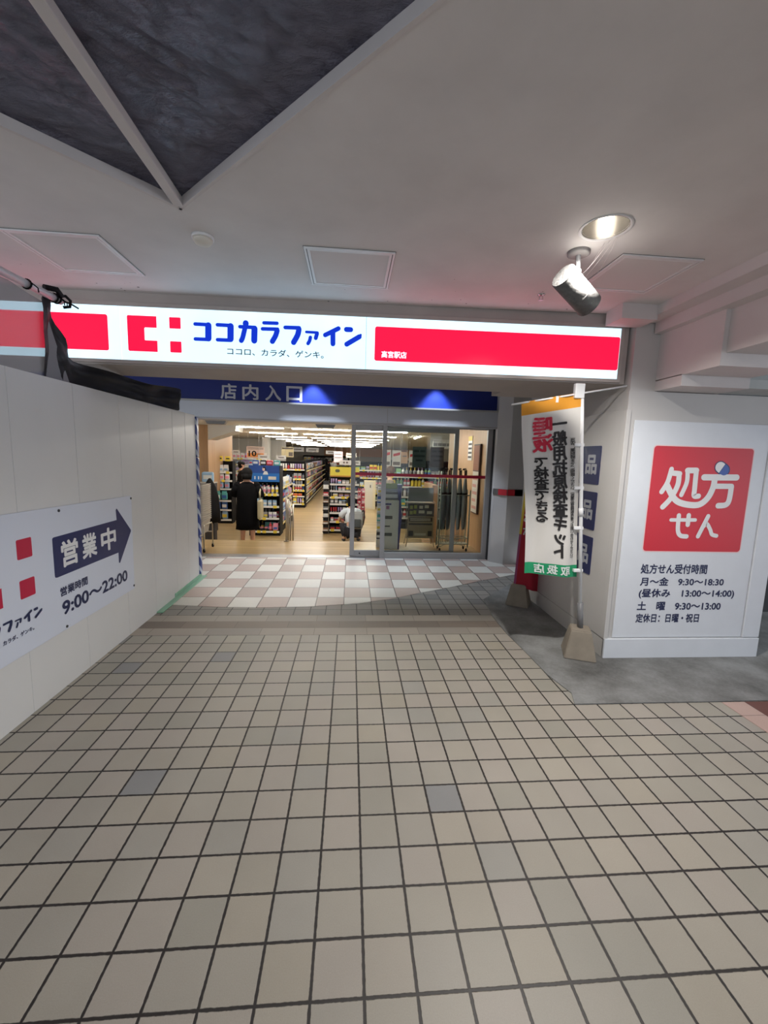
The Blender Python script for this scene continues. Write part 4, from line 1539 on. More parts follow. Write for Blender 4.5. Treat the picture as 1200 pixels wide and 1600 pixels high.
for x, c1, c2, lab in ((-2.2, 'blue', 'white', 'blue flat box standing on top of the advert rack at its left'), (-2.03, 'black', 'white', 'black box standing on top of the advert rack beside the red one'),
                       (-1.89, 'red', 'pink', 'red box lying on top of the advert rack'), (-1.73, 'teal', 'white', 'teal box on top of the advert rack at its right end')):
    put('bundle', c1, c2, x, 6.32, 1.222, 0.0, lab, 'boxes on top of the advert rack', 0.62)
# goods hanging on the aisle side of that rack
gondola('long shelf rack running back along the left side of the main aisle', -1.65, 7.42, PI / 2, 1.76, 0.3, (0.72, 0.44, 0.16, -0.12), 1.0)
for k, (z, cc) in enumerate(((0.72, ['pale blue', 'white', 'blue']), (0.44, ['pale blue', 'blue', 'pink']), (0.16, ['pink', 'white', 'pale blue']), (-0.12, ['blue', 'white', 'pink']))):
    fill('aisle rack behind blue advert', '%s shelf down' % ORD[k], (-1.65, 6.56), (0, 1), PX_, 1.72, 0.05, z, ['pouch', 'box', 'bottle'], cc, 0.24, 1.25)

# second gondola down the aisle, black end
gondola('black-ended shelf rack facing the doors further down the main aisle', -2.13, 11.3, 0, 0.96, 0.45, (0.98, 0.656, 0.457, 0.257, 0.056, -0.21), 1.24)
for k, (z, cc) in enumerate(((0.98, ['red', 'white', 'pink']), (0.656, ['pale blue', 'white', 'grey']), (0.457, ['white', 'grey']), (0.257, ['white', 'brown', 'grey']), (0.056, ['white', 'orange']), (-0.21, ['yellow', 'white', 'orange']))):
    fill('black-ended rack', '%s shelf down' % ORD[k], (-2.6, 11.3), (1, 0), NY_, 0.94, 0.06, z, KS, cc, 0.19, 1.15)
gondola('very long shelf rack lining the left of the aisle behind the black-ended rack', -1.65, 17.4, PI / 2, 11.2, 0.45, (0.92, 0.64, 0.36, 0.06, -0.22), 1.24)
for k, z in enumerate((0.92, 0.64, 0.36, 0.06, -0.22)):
    fill('very long aisle rack', '%s shelf down' % ORD[k], (-1.65, 11.85), (0, 1), PX_, 5.2, 0.13, z, ['box', 'pouch', 'bundle', 'flat box'], ['white', 'grey', 'white', 'brown', 'pink', 'pale blue'], 0.235, 3.2, 3)
    fill('very long aisle rack', 'far %s shelf down' % ORD[k], (-1.65, 17.2), (0, 1), PX_, 5.6, 0.22, z, ['box', 'bundle'], ['white', 'grey', 'red', 'pink', 'lilac'], 0.235, 3.4, 3)

# rack in front of which the shopper crouches
gondola('white-lipped shelf rack below the yellow banner, in front of the crouching shopper', -0.2, 6.5, 0, 0.68, 0.4, (0.84, 0.68, 0.53, 0.37, 0.16, -0.05, -0.25), 1.0)
for k, (z, cc) in enumerate(((0.84, ['white', 'pale blue', 'grey']), (0.68, ['white', 'lilac', 'grey']), (0.53, ['white', 'grey', 'brown']), (0.37, ['white', 'black', 'grey']), (0.16, ['grey', 'white']), (-0.05, ['pale blue', 'grey', 'white']), (-0.25, ['yellow', 'orange', 'black']))):
    fill('rack under yellow banner', '%s shelf down' % ORD[k], (-0.54, 6.5), (1, 0), NY_, 0.68, 0.05, z, ['flat box', 'jar', 'box', 'tube'], cc, 0.115)
t = thing('header_banner', 'bright yellow banner board with a dark oval on top of the aisle rack', 'banner', (-0.2, 6.52, 1.0))
MB().box(-0.34, 0.34, 0, 0.012, 0, 0.23).build('board', mat('banner_bright_yellow', (236, 222, 84), 0.5), t)
mb = MB()
mb.prism(capsule((-0.17, 0.14), 0, 0.11, 0.035, 1) + capsule((-0.17, 0.14), 0, 0.11, 0.035, -1), 0.0, 0.002)
mb.build('oval', mat('oval_grey', (88, 92, 66), 0.5), t)
MB().box(-0.34, 0.34, -0.004, 0, 0.0, 0.03).build('lower_strip', mat('strip_orange', (208, 150, 70), 0.5), t)
# narrow strip racks at both sides of that shelf
t = thing('strip_rack', 'narrow hanging rack of small goods on the left edge of the yellow-banner rack', 'rack', (-0.63, 6.5, ZF))
MB().box(-0.065, 0.065, 0.0, 0.02, 0.0, 1.25).build('back_strip', dark_m, t)
for k in range(7):
    MB().box(-0.07, 0.07, -0.12, 0.0, 0.05 + 0.17 * k, 0.06 + 0.17 * k).build('tray', black_m if k < 5 else white_m, t)
for k in range(7):
    c = ['brown', 'brown', 'white', 'grey', 'brown', 'red', 'white'][k]
    put('flat box', c, 'white', -0.63, 6.44, ZF + 0.061 + 0.17 * k, 0.0, '%s flat box on the %s tray up the narrow rack left of the crouching shopper' % (c, ORD[k]), 'goods on the narrow strip rack', 1.05)
t = thing('pink_side_stand', 'slim bright pink sloping stand on the right of the yellow-banner rack', 'stand', (0.20, 6.56, ZF))
mb = MB()
mb.prism([(-0.10, 0.0), (-0.04, 0.0), (0.08, 0.24), (0.10, 0.5), (0.07, 1.02), (-0.09, 1.05)], -0.06, 0.0)
mb.build('panel', mat('hot_pink', (226, 62, 122), 0.5), t)
for k in range(5):
    MB().box(-0.09, 0.09, -0.09, 0.0, 0.47 + 0.125 * k, 0.478 + 0.125 * k).build('tray', mat('tray_pink', (206, 120, 128), 0.5), t)
for k in range(5):
    for j in (0, 1):
        put('pouch', 'pink' if (k + j) % 2 else 'red', 'white', 0.155 + 0.09 * j, 6.51, ZF + 0.479 + 0.125 * k, 0, '%s pouch, %s of the pair on the %s tray up the pink stand' % ('pink' if (k + j) % 2 else 'red', ('left', 'right')[j], ORD[k]), 'pouches on the pink stand', 0.66)

# cross rack at the far end, racks further back on the right
gondola('dark shelf rack across the far end of the main aisle', -1.9, 28.5, 0, 3.4, 0.45, (1.1, 0.75, 0.4, 0.05, -0.22), 1.45)
for k, z in enumerate((1.1, 0.75, 0.4, 0.05, -0.22)):
    fill('dark far-end rack', '%s shelf down' % ORD[k], (-3.6, 28.5), (1, 0), NY_, 3.3, 0.19, z, ['box', 'bundle', 'pouch'], ['white', 'grey', 'red', 'black', 'pink', 'green'], 0.23, 2.6, 2)
gondola('shelf rack seen through the first door pane behind the yellow-banner rack', 0.75, 12.0, 0, 1.3, 0.45, (1.0, 0.72, 0.44, 0.16, -0.1), 1.3)
for k, z in enumerate((1.0, 0.72, 0.44, 0.16, -0.1)):
    fill('rack through first pane', '%s shelf down' % ORD[k], (0.1, 12.0), (1, 0), NY_, 1.28, 0.07, z, KS, ['white', 'red', 'grey', 'yellow', 'green', 'pale blue'], 0.24, 1.5)
gondola('shelf rack of white and green packs seen through the door glass on the right', 1.75, 7.3, 0, 1.9, 0.4, (1.02, 0.76, 0.5, 0.24, -0.05), 1.42, lips=(214, 214, 208))
for k, (z, cc) in enumerate(((1.02, ['white', 'white', 'grey', 'green']), (0.76, ['green', 'yellow', 'white', 'red']), (0.5, ['white', 'grey', 'brown', 'green']), (0.24, ['white', 'yellow', 'teal']), (-0.05, ['white', 'grey']))):
    fill('rack behind door glass', '%s shelf down' % ORD[k], (0.8, 7.3), (1, 0), NY_, 1.88, 0.06, z, ['box', 'pouch', 'bottle', 'pump bottle'], cc, 0.22, 1.1)
t = thing('service_cabinet', 'cream cupboard with a white door far back on the right of the aisle', 'cabinet', (0.62, 11.2, ZF))
MB().box(-0.2, 0.2, 0, 0.3, 0, 1.0).build('body', mat('cream', (222, 210, 180), 0.6), t)
MB().box(-0.18, 0.1, -0.012, 0, 0.05, 0.96).build('door', offwhite_m, t)
MB().box(0.0, 0.03, -0.03, -0.012, 0.76, 0.86).build('handle', black_m, t)

# left side: goods, counter, far wall of packs
gondola('shelf rack of white and pink packs along the far left wall', -4.7, 13.2, 0, 2.6, 0.4, (1.28, 1.05, 0.8, 0.55, 0.3, 0.05), 1.5, frame=offwhite_m)
for k, z in enumerate((1.28, 1.05, 0.8, 0.55, 0.3)):
    fill('far left rack', '%s shelf down' % ORD[k], (-6.0, 13.2), (1, 0), NY_, 2.58, 0.07, z, ['box', 'pouch', 'bag'], ['white', 'white', 'pink', 'lilac', 'grey', 'pale blue'], 0.21, 1.5)
gondola('dark stand of hanging green and white pouches at the left of the shop', -3.52, 8.0, 0.0, 0.66, 0.3, (0.98, 0.76, 0.54, 0.32), 1.26, name='pouch_stand')
for k, (z, cc) in enumerate(((0.98, ['white', 'pale blue', 'white']), (0.76, ['green', 'white']), (0.54, ['green', 'white', 'pale blue']), (0.32, ['green', 'white', 'grey']))):
    fill('green pouch stand', '%s shelf down' % ORD[k], (-3.84, 8.0), (1, 0), NY_, 0.64, 0.04, z, ['pouch', 'bag'], cc, 0.2, 1.05)
for k, (x, c) in enumerate(((-3.72, 'pink'), (-3.5, 'yellow'), (-3.3, 'yellow'))):
    t = thing('price_card', '%s price card standing on top of the green pouch stand, %s from the left' % (c, ORD[k]), 'card', (x, 8.02, 1.26))
    MB().box(-0.07, 0.07, 0, 0.006, 0, 0.13).build('card', pm(c), t)
    MB().box(-0.045, 0.045, -0.002, 0, 0.05, 0.085).build('printed_bar', dark_m, t)
gondola('low wire stand of blue refill bags beside the counter', -3.36, 7.7, 0, 0.44, 0.28, (0.26, 0.02, -0.24), 0.50, name='bag_stand', base_h=0.05)
for k, z in enumerate((0.26, 0.02, -0.24)):
    fill('low blue bag stand', '%s shelf down' % ORD[k], (-3.58, 7.7), (1, 0), NY_, 0.44, 0.04, z, ['bag'], ['pale blue', 'blue', 'pale blue', 'teal'], 0.235)
put('bundle', 'pale blue', 'white', -3.35, 6.6, 0.80, 0.2, 'pale blue wrapped bottle pack on top of the dark pedestal at the left', None, 1.15)
t = thing('pedestal', 'narrow dark pedestal with a pale top at the left behind the baskets', 'pedestal', (-3.35, 6.6, ZF))
MB().box(-0.17, 0.17, -0.12, 0.12, 0, 1.13, 0.01).build('body', dark_m, t)
MB().box(-0.18, 0.18, -0.13, 0.13, 1.13, 1.15, 0.004).build('top', offwhite_m, t)
mb = MB()
rings = []
for f, w, d in ((0.0, 0.20, 0.12), (0.25, 0.19, 0.12), (0.55, 0.17, 0.11), (0.8, 0.12, 0.08), (0.95, 0.05, 0.04), (1.0, 0.02, 0.02)):
    rings.append([mb.v(w * math.cos(a * PI / 8) * (1 + 0.08 * math.sin(a * 2.5)), d * math.sin(a * PI / 8) * (1 + 0.12 * math.cos(a * 3)), f * 0.9) for a in range(16)])
for A, B in zip(rings, rings[1:]):
    for k in range(16):
        mb.face([A[k], A[(k + 1) % 16], B[(k + 1) % 16], B[k]], True)
mb.face(rings[0])
mb.face(rings[-1])
tag(mb.build('draped_cloth', black_m, None, (-2.92, 5.4, 0.06)), 'black cloth cover draped to a point behind the stack of baskets', 'cloth')
t = thing('cloth_stand', 'slim dark stand carrying the pointed black cloth', 'stand', (-2.92, 5.4, ZF))
MB().box(-0.1, 0.1, -0.08, 0.08, 0.0, 0.41, 0.01).build('foot', dark_m, t)
t = thing('service_counter', 'white counter with a tall side panel in front of the shop worker', 'counter', (-3.02, 8.35, ZF))
MB().box(-0.22, 0.22, 0, 0.45, 0, 0.98, 0.006).build('body', offwhite_m, t)
MB().box(-0.25, 0.25, -0.02, 0.47, 0.98, 1.01, 0.005).build('worktop', white_m, t)
put('bag', 'yellow', 'white', -2.86, 8.45, 0.662, 0.1, 'yellow bag standing on the white counter before the shop worker', None, 0.9)

# ------------------------------------------------------------------ hanging signs
def hang_sign(label, x, y, z0, z1, w, col, bars, name='hanging_sign', group=None):
    t = thing(name, label, 'sign', (x, y, z0), 0, group)
    h = z1 - z0
    MB().box(-w / 2, w / 2, 0, 0.01, 0, h, 0.002).build('panel', col, t)
    mb = MB()
    for a, b, c, d in bars:
        mb.box(-w / 2 + a * w, -w / 2 + b * w, -0.003, 0, c * h, d * h)
    mb.build('printed_bars', mat('bar_grey', (112, 104, 100), 0.6), t)
    mb = MB()
    for s in (-0.4, 0.4):
        mb.cyl((s * w, 0.005, h), (s * w, 0.005, CEIL - z0), 0.003, seg=6)
    mb.build('hanger', white_m, t)
    return t


t = hang_sign('large pale pink hanging sign reading 10倍 above the rear counter', -2.80, 9.0, 1.35, 1.68, 0.50, mat('sign_pink', (232, 206, 194), 0.6), [(0.05, 0.95, 0.86, 0.9), (0.05, 0.95, 0.76, 0.8)])
mb = MB().use(mat('sign_orange', (232, 150, 80), 0.6)).box(-0.23, 0.23, -0.0035, 0, 0.03, 0.14)
mb.build('orange_band', None, t)
mb = MB()
add_text(mb, '10', -0.19, 0.05, 0.03, 0.21, 0.005, 0.03)
add_text(mb, '倍', 0.06, 0.045, 0.14, 0.125, 0.005, 0.03)
mb.build('lettering', black_m, t)
BARS = [(0.2, 0.8, 0.4, 0.62)]
for lab, x, z0, z1, w in (('small white hanging sign just left of the large pink sign', -3.32, 1.46, 1.56, 0.22), ('small white hanging sign at the far left of the row, beside the yellow card', -3.62, 1.46, 1.56, 0.2),
                          ('small white hanging sign just right of the large pink sign', -2.55, 1.33, 1.45, 0.32), ('small white hanging sign under the yellow poster', -2.06, 1.33, 1.45, 0.28)):
    hang_sign(lab, x, 8.9, z0, z1, w, white_m, BARS)
hang_sign('yellow-edged poster hanging above the left aisle rack', -1.98, 9.6, 1.40, 1.70, 0.36, mat('poster_cream', (226, 216, 176), 0.6), [(0.05, 0.95, 0.8, 0.95), (0.6, 0.95, 0.1, 0.5)])
for k, (x, y, z) in enumerate(((-2.6, 17.0, 1.62), (-1.9, 17.0, 1.62), (-1.2, 21.0, 1.55))):
    hang_sign('small white aisle sign hung far back over the main aisle, %s from the left' % ORD[k], x, y, z, z + 0.2, 0.6, white_m, BARS)
hang_sign('white aisle sign hung above the yellow banner rack', -0.22, 9.2, 1.22, 1.36, 0.36, white_m, [(0.3, 0.45, 0.35, 0.7), (0.55, 0.7, 0.35, 0.7)])
hang_sign('tall pale poster hung left of the aisle sign over the yellow banner', -0.46, 10.0, 1.28, 1.62, 0.28, mat('poster_mauve', (206, 190, 196), 0.6), [(0.1, 0.9, 0.7, 0.78), (0.1, 0.9, 0.4, 0.48)])
hang_sign('white aisle sign hung partly behind the door stile', 0.1, 9.2, 1.22, 1.36, 0.24, white_m, BARS)
hang_sign('cream aisle sign hung against the wood at the back', -0.05, 13.0, 1.42, 1.6, 0.4, offwhite_m, [(0.1, 0.9, 0.4, 0.6)])
for k, x in enumerate((0.78, 1.02, 1.42)):
    t = hang_sign('white sale poster with a slanted red stroke behind the glass, %s from the left' % ORD[k], x, 6.6, 1.27, 1.66, 0.21, white_m, [(0.1, 0.9, 0.1, 0.3)], 'sale_poster')
    mb = MB().use(red_print_m).prism([(-0.08, 0.24), (0.08, 0.28), (0.08, 0.345), (-0.08, 0.30)], 0.0, 0.003)
    mb.build('red_stroke', None, t)
hang_sign('tan board hung between the sale posters behind the glass', 1.22, 6.7, 1.35, 1.62, 0.17, mat('tan_board', (186, 150, 116), 0.6), [(0.2, 0.8, 0.6, 0.7)])

# ------------------------------------------------------------------ hand rail at the shop steps
t = thing('hand_rail', 'stainless handrail with four upright posts at the edge of the shop steps', 'handrail', (-1.145, 3.78, 0))
rail_m = mat('rail_steel', (172, 166, 154), 0.28, 0.9)
pts = []
for k, (y, z0) in enumerate(((0.03, 0.003), (0.25, -0.175), (0.52, -0.35), (0.86, -0.35))):
    zt = 0.79 - 0.24 * y
    MB().cyl((0, y, z0), (0, y, zt), 0.016, seg=14).build('post', rail_m, t)
    MB().cyl((0, y, z0), (0, y, z0 + 0.012), 0.045, seg=18).build('foot_plate', rail_m, t)
    pts.append((0, y, zt))
MB().path(pts, 0.019, 12).build('rail', rail_m, t)

# ------------------------------------------------------------------ baskets on a trolley
bk_m = mat('basket_grey', (176, 170, 160), 0.5)


def basket():
    mb = MB()
    A = rrect(-0.125, -0.17, 0.125, 0.17, 0.03)
    B = rrect(-0.152, -0.205, 0.152, 0.205, 0.035)
    C = rrect(-0.165, -0.218, 0.165, 0.218, 0.04)
    lo = [mb.v(x, y, 0) for x, y in A]
    hi = [mb.v(x, y, 0.2) for x, y in B]
    r1 = [mb.v(x, y, 0.2) for x, y in C]
    r2 = [mb.v(x, y, 0.215) for x, y in C]
    hi2 = [mb.v(x * 0.985, y * 0.985, 0.215) for x, y in B]
    lo2 = [mb.v(x * 0.97, y * 0.97, 0.006) for x, y in A]
    n = len(lo)
    for P, Q in ((lo, hi), (hi, r1), (r1, r2), (r2, hi2), (hi2, lo2)):
        for k in range(n):
            mb.face([P[k], P[(k + 1) % n], Q[(k + 1) % n], Q[k]])
    mb.face(lo)
    mb.face(lo2)
    return mb


first = None
for k in range(18):
    z = 0.265 + 0.031 * k
    if first is None:
        o = first = basket().build('shopping_basket', bk_m)
    else:
        o = first.copy()
        COL.objects.link(o)
    o.location = (-2.39, 3.12, z)
    tag(o, 'grey shopping basket, %s from the bottom of the tall nested stack' % ORD[k], 'basket', 'grey baskets nested on the trolley')
t = thing('basket_trolley', 'chrome wheeled trolley frame under the stack of grey baskets', 'trolley', (-2.39, 3.12, 0))
mb = MB()
for sx in (-1, 1):
    mb.path([(0.17 * sx, -0.2, 0.06), (0.17 * sx, -0.2, 0.36), (0.165 * sx, -0.17, 0.40), (0.165 * sx, 0.17, 0.40), (0.17 * sx, 0.2, 0.36), (0.17 * sx, 0.2, 0.06)], 0.010, 10)
for y in (-0.2, 0.2):
    mb.path([(-0.17, y, 0.25), (0.17, y, 0.25)], 0.009, 10)
mb.build('frame', rail_m, t)
for sx in (-1, 1):
    for y in (-0.2, 0.2):
        w = MB().cyl((0.17 * sx - 0.011, y, 0.03), (0.17 * sx + 0.011, y, 0.03), 0.03, seg=18).build('wheel', black_m, t)
        MB().box(0.17 * sx - 0.015, 0.17 * sx + 0.015, y - 0.012, y + 0.012, 0.03, 0.075, 0.004).build('fork', rail_m, w)

# ------------------------------------------------------------------ behind the door glass
t = thing('cardboard_display', 'tall white cardboard display with a navy side just behind the door glass', 'display', (0.46, 3.30, 0.0))
MB().box(0.0, 0.265, 0.0, 0.28, 0, 0.80, 0.003).build('body', mat('card_white', (206, 206, 200), 0.6), t)
MB().prism([(0.265, 0.0), (0.285, 0.0), (0.32, 0.55), (0.295, 0.8), (0.31, 1.06), (0.24, 1.06), (0.255, 0.98), (0.265, 0.8)], -0.30, 0.004).build('side_panel', mat('card_navy', (44, 40, 112), 0.5), t)
MB().box(0.0, 0.265, 0.2, 0.28, 0.80, 0.98, 0.002).build('back_riser', mat('card_grey', (176, 176, 170), 0.6), t)
MB().box(0.0, 0.27, 0.18, 0.2, 0.98, 1.07, 0.002).build('header', mat('card_green', (150, 160, 84), 0.6), t)
mb = MB()
for z in (0.22, 0.50):
    mb.box(0.025, 0.165, -0.003, 0.0, z, z + 0.052)
mb.box(0.02, 0.13, -0.003, 0.0, 0.37, 0.392)
mb.build('dark_labels', mat('label_dark', (86, 88, 86), 0.6), t)
mb = MB().use(mat('card_navy', (44, 40, 112), 0.5)).box(0.02, 0.14, -0.003, 0, 0.73, 0.755)
mb.use(mat('label_mauve', (150, 96, 128), 0.6)).box(0.06, 0.11, -0.003, 0, 0.66, 0.715)
mb.build('printed_marks', None, t)
for k in range(3):
    put('bag', 'grey', 'white', 0.51 + 0.08 * k, 3.42, 0.801, 0.05, 'grey pouch standing on the white cardboard display, %s from the left' % ORD[k], 'pouches on the white display', 0.72)

t = thing('slim_stand', 'slim white stand of small packs on the left side of the white display', 'stand', (0.415, 3.40, 0))
MB().box(-0.035, 0.035, 0.05, 0.07, 0, 1.05, 0.003).build('back_strip', mat('card_white', (206, 206, 200)), t)
for k in range(6):
    MB().box(-0.04, 0.04, -0.02, 0.05, 0.14 + 0.15 * k, 0.146 + 0.15 * k).build('tray', white_m, t)
for k in range(6):
    c = ['black', 'white', 'teal', 'white', 'blue', 'white'][k]
    put('box', c, 'white' if c != 'white' else 'yellow', 0.415, 3.42, 0.147 + 0.15 * k, 0.0, '%s box on the %s tray up the slim stand beside the white display' % (c, ORD[k]), 'boxes on the slim stand', 0.85)
t = thing('wire_cart', 'wire display cart carrying a busy dark poster board behind the door glass', 'cart', (1.13, 3.62, 0))
mb = MB()
for sx in (-1, 1):
    for y in (-0.08, 0.18):
        mb.path([(0.21 * sx, y, 0.16), (0.24 * sx, y - 0.03, 0.0)], 0.006, 8)
    mb.path([(0.22 * sx, -0.1, 0.14), (0.22 * sx, 0.2, 0.14)], 0.005, 6)
mb.path([(-0.23, -0.09, 0.07), (0.23, -0.09, 0.07)], 0.004, 6)
mb.path([(-0.22, -0.09, 0.14), (0.22, 0.18, 0.05)], 0.004, 6)
for sx in (-1, 1):
    mb.path([(0.24 * sx, -0.09, 0.14), (0.25 * sx, -0.09, 0.74), (0.25 * sx, 0.15, 0.76)], 0.005, 8)
mb.path([(-0.25, -0.09, 0.742), (0.25, -0.09, 0.742)], 0.006, 8)
mb.build('frame', rail_m, t)
MB().box(-0.225, 0.225, -0.082, -0.075, 0.145, 0.735).build('poster_board', mat('poster_taupe', (150, 134, 104), 0.6), t)
mb = MB().use(mat('poster_black', (48, 42, 34), 0.6))
mb.box(-0.225, 0.225, -0.084, -0.082, 0.52, 0.735)
for z0, z1 in ((0.37, 0.40), (0.43, 0.50)):
    mb.box(-0.2, 0.2, -0.084, -0.082, z0, z1)
mb.box(-0.2, -0.12, -0.084, -0.082, 0.18, 0.27)
mb.box(0.13, 0.2, -0.084, -0.082, 0.18, 0.27)
mb.use(mat('poster_lime', (150, 152, 60), 0.6))
for u, v in ((-0.19, 0.64), (-0.19, 0.55), (-0.12, 0.65), (-0.13, 0.56)):
    mb.box(u, u + 0.05, -0.086, -0.084, v, v + 0.06, 0.0008)
mb.use(mat('poster_pale', (196, 186, 160), 0.6))
for u, v, w in ((-0.03, 0.65, 0.06), (0.06, 0.66, 0.07), (-0.04, 0.57, 0.10), (0.1, 0.56, 0.09)):
    mb.box(u, u + w, -0.086, -0.084, v, v + 0.05, 0.0008)
for z in (0.444, 0.47):
    mb.box(-0.18, 0.17, -0.086, -0.084, z, z + 0.014)
mb.box(-0.1, 0.1, -0.084, -0.082, 0.19, 0.23)
mb.build('printed_blocks', None, t)
MB().box(-0.215, 0.215, -0.01, 0.0, 0.76, 1.0, 0.004).build('grey_board', mat('board_grey', (138, 140, 140), 0.5), t)
MB().box(-0.22, 0.22, -0.06, 0.18, 0.735, 0.75).build('basket_floor', rail_m, t)

struct(MB().box(1.46, 1.57, 4.3, 5.2, ZF, 1.0).build('trim_11', wood_m))

# umbrella stand
t = thing('umbrella_stand', 'pale wheeled metal umbrella stand behind the right end of the door glass', 'umbrella stand', (1.62, 3.28, 0))
st_m = mat('stand_pale', (168, 178, 168), 0.4, 0.3)
mb = MB()
for sx in (-1, 1):
    for sy in (-1, 1):
        mb.cyl((0.24 * sx, 0.09 * sy, 0.07), (0.24 * sx, 0.09 * sy, 1.3 if sx < 0 else 1.0), 0.012, seg=10)
for z in (0.12, 0.22, 0.92):
    for sy in (-1, 1):
        mb.path([(-0.24, 0.09 * sy, z), (0.24, 0.09 * sy, z)], 0.007, 8)
    for sx in (-1, 1):
        mb.path([(0.24 * sx, -0.09, z), (0.24 * sx, 0.09, z)], 0.007, 8)
mb.path([(-0.24, -0.09, 0.07), (0.24, 0.09, 0.22)], 0.005, 6)
mb.path([(0.24, -0.09, 0.07), (-0.24, 0.09, 0.22)], 0.005, 6)
mb.build('frame', st_m, t)
for sx in (-1, 1):
    for sy in (-1, 1):
        MB().cyl((0.22 * sx - 0.01, 0.09 * sy, 0.028), (0.22 * sx + 0.01, 0.09 * sy, 0.028), 0.026, seg=16).build('caster', black_m, t)
MB().box(-0.22, 0.22, -0.08, 0.08, 0.115, 0.125).build('tray', st_m, t)
um_c = [(112, 122, 124), (136, 146, 146), (96, 106, 110), (150, 156, 154), (84, 92, 98)]
proto = {}
for k in range(10):
    c = k % 5
    x = 1.62 - 0.19 + 0.0425 * k
    y = 3.28 + (0.035 if k % 2 else -0.035)
    nm = ('slate', 'pale grey', 'dark grey', 'silver grey', 'charcoal')[c]
    lab = 'furled %s umbrella in the stand, %s from the left' % (nm, ORD[k])
    if c not in proto:
        u = thing('umbrella', lab, 'umbrella', (x, y, 0.126), 0.3 * k, 'furled umbrellas in the stand')
        proto[c] = u
        um = mat('umbrella_%d' % c, um_c[c], 0.45)
        mb = MB().use(um)
        prof = [(0.007, 0.22), (0.012, 0.26), (0.026, 0.45), (0.03, 0.60), (0.026, 0.8), (0.016, 1.0), (0.008, 1.06)]
        rings = [[mb.v(r * (1 + 0.25 * (q % 2)) * math.cos(q * PI / 8 + z * 2), r * (1 + 0.25 * (q % 2)) * math.sin(q * PI / 8 + z * 2), z) for q in range(16)] for r, z in [(a, 1.28 - b) for a, b in prof][::-1]]
        for A, B in zip(rings, rings[1:]):
            for q in range(16):
                mb.face([A[q], A[(q + 1) % 16], B[(q + 1) % 16], B[q]], True)
        mb.face(rings[0])
        mb.face(rings[-1])
        mb.build('canopy', None, u)
        MB().cyl((0, 0, 0.0), (0, 0, 1.16), 0.005, seg=8).build('shaft', chrome_m, u)
        MB().path([(0, 0, 1.10), (0, 0, 1.19), (0.012, 0, 1.215), (0.03, 0, 1.215), (0.04, 0, 1.195)], 0.011, 8).build('handle', black_m, u)
        MB().lathe([(0.031, 0.80), (0.033, 0.805), (0.033, 0.825), (0.031, 0.83)], 12).build('strap', black_m, u)
    else:
        u = copy_tree(proto[c])
        u.location = (x, y, 0.126)
        u.rotation_euler.z = 0.3 * k
        u['label'] = lab

# notices and a framed board on the wooden wall at the right
t = thing('framed_board', 'tall narrow dark-framed board leaning on the wooden wall at the right', 'board', (2.035, 3.45, 0.60), -PI / 2)
MB().box(-0.17, 0.17, -0.03, 0.0, 0, 1.15, 0.006).build('frame', mat('frame_brown', (74, 48, 38), 0.5), t)
MB().box(-0.15, 0.15, -0.034, -0.03, 0.02, 0.70).build('lower_sheet', offwhite_m, t)
mb = MB().box(-0.15, 0.15, -0.034, -0.03, 0.72, 1.13)
mb.build('upper_sheet', mat('sheet_rust', (142, 84, 56), 0.6), t)
mb = MB()
for k in range(5):
    mb.box(-0.12, 0.12 - 0.05 * (k % 2), -0.036, -0.034, 0.08 + 0.12 * k, 0.13 + 0.12 * k)
mb.build('printed_bars', mat('bar_pink', (204, 150, 140), 0.6), t)
t = thing('wall_notice', 'yellow-headed white notice pinned high on the wooden wall at the right', 'notice', (2.037, 3.95, 1.48), -PI / 2)
MB().box(-0.12, 0.12, -0.006, 0.0, 0, 0.42).build('sheet', white_m, t)
MB().box(-0.12, 0.12, -0.008, -0.006, 0.34, 0.42).build('yellow_header', pm('yellow'), t)
mb = MB()
for k in range(4):
    mb.box(-0.1, 0.1, -0.008, -0.006, 0.04 + 0.075 * k, 0.075 + 0.075 * k)
mb.build('printed_bars', dark_m, t)
t = thing('wall_pennant', 'red pennant with a white mark on the wooden wall beside the door stile', 'pennant', (2.037, 4.9, 1.22), -PI / 2)
MB().box(-0.12, 0.12, -0.006, 0.0, 0, 0.5).build('cloth', red_print_m, t)
MB().prism([(-0.05, 0.06), (0.05, 0.06), (0.02, 0.2), (-0.01, 0.2)], 0.006, 0.008).build('white_mark', white_m, t)
t = thing('wall_shelf', 'high white wall shelf of hanging clear packs at the right behind the glass', 'shelf', (2.1, 6.35, 1.72))
MB().box(-0.28, 0.3, -0.05, 0.25, 0, 0.02).build('board', offwhite_m, t)
MB().box(-0.28, 0.3, 0.25, 0.27, 0, 0.36).build('back_panel', mat('pale_back', (196, 194, 184), 0.6), t)
for k in range(5):
    put('bag', 'white', 'grey', 1.9 + 0.105 * k, 6.42, 1.741, 0, 'white clear pack on the high wall shelf at the right, %s from the left' % ORD[k], 'packs on the high wall shelf', 0.85)

# ================================================================== PEOPLE
skin_m = mat('skin', (206, 160, 134), 0.6)
hair_m = mat('hair_black', (14, 12, 12), 0.8, spec=0.15)
hair_brown = mat('hair_brown', (82, 54, 38), 0.5)


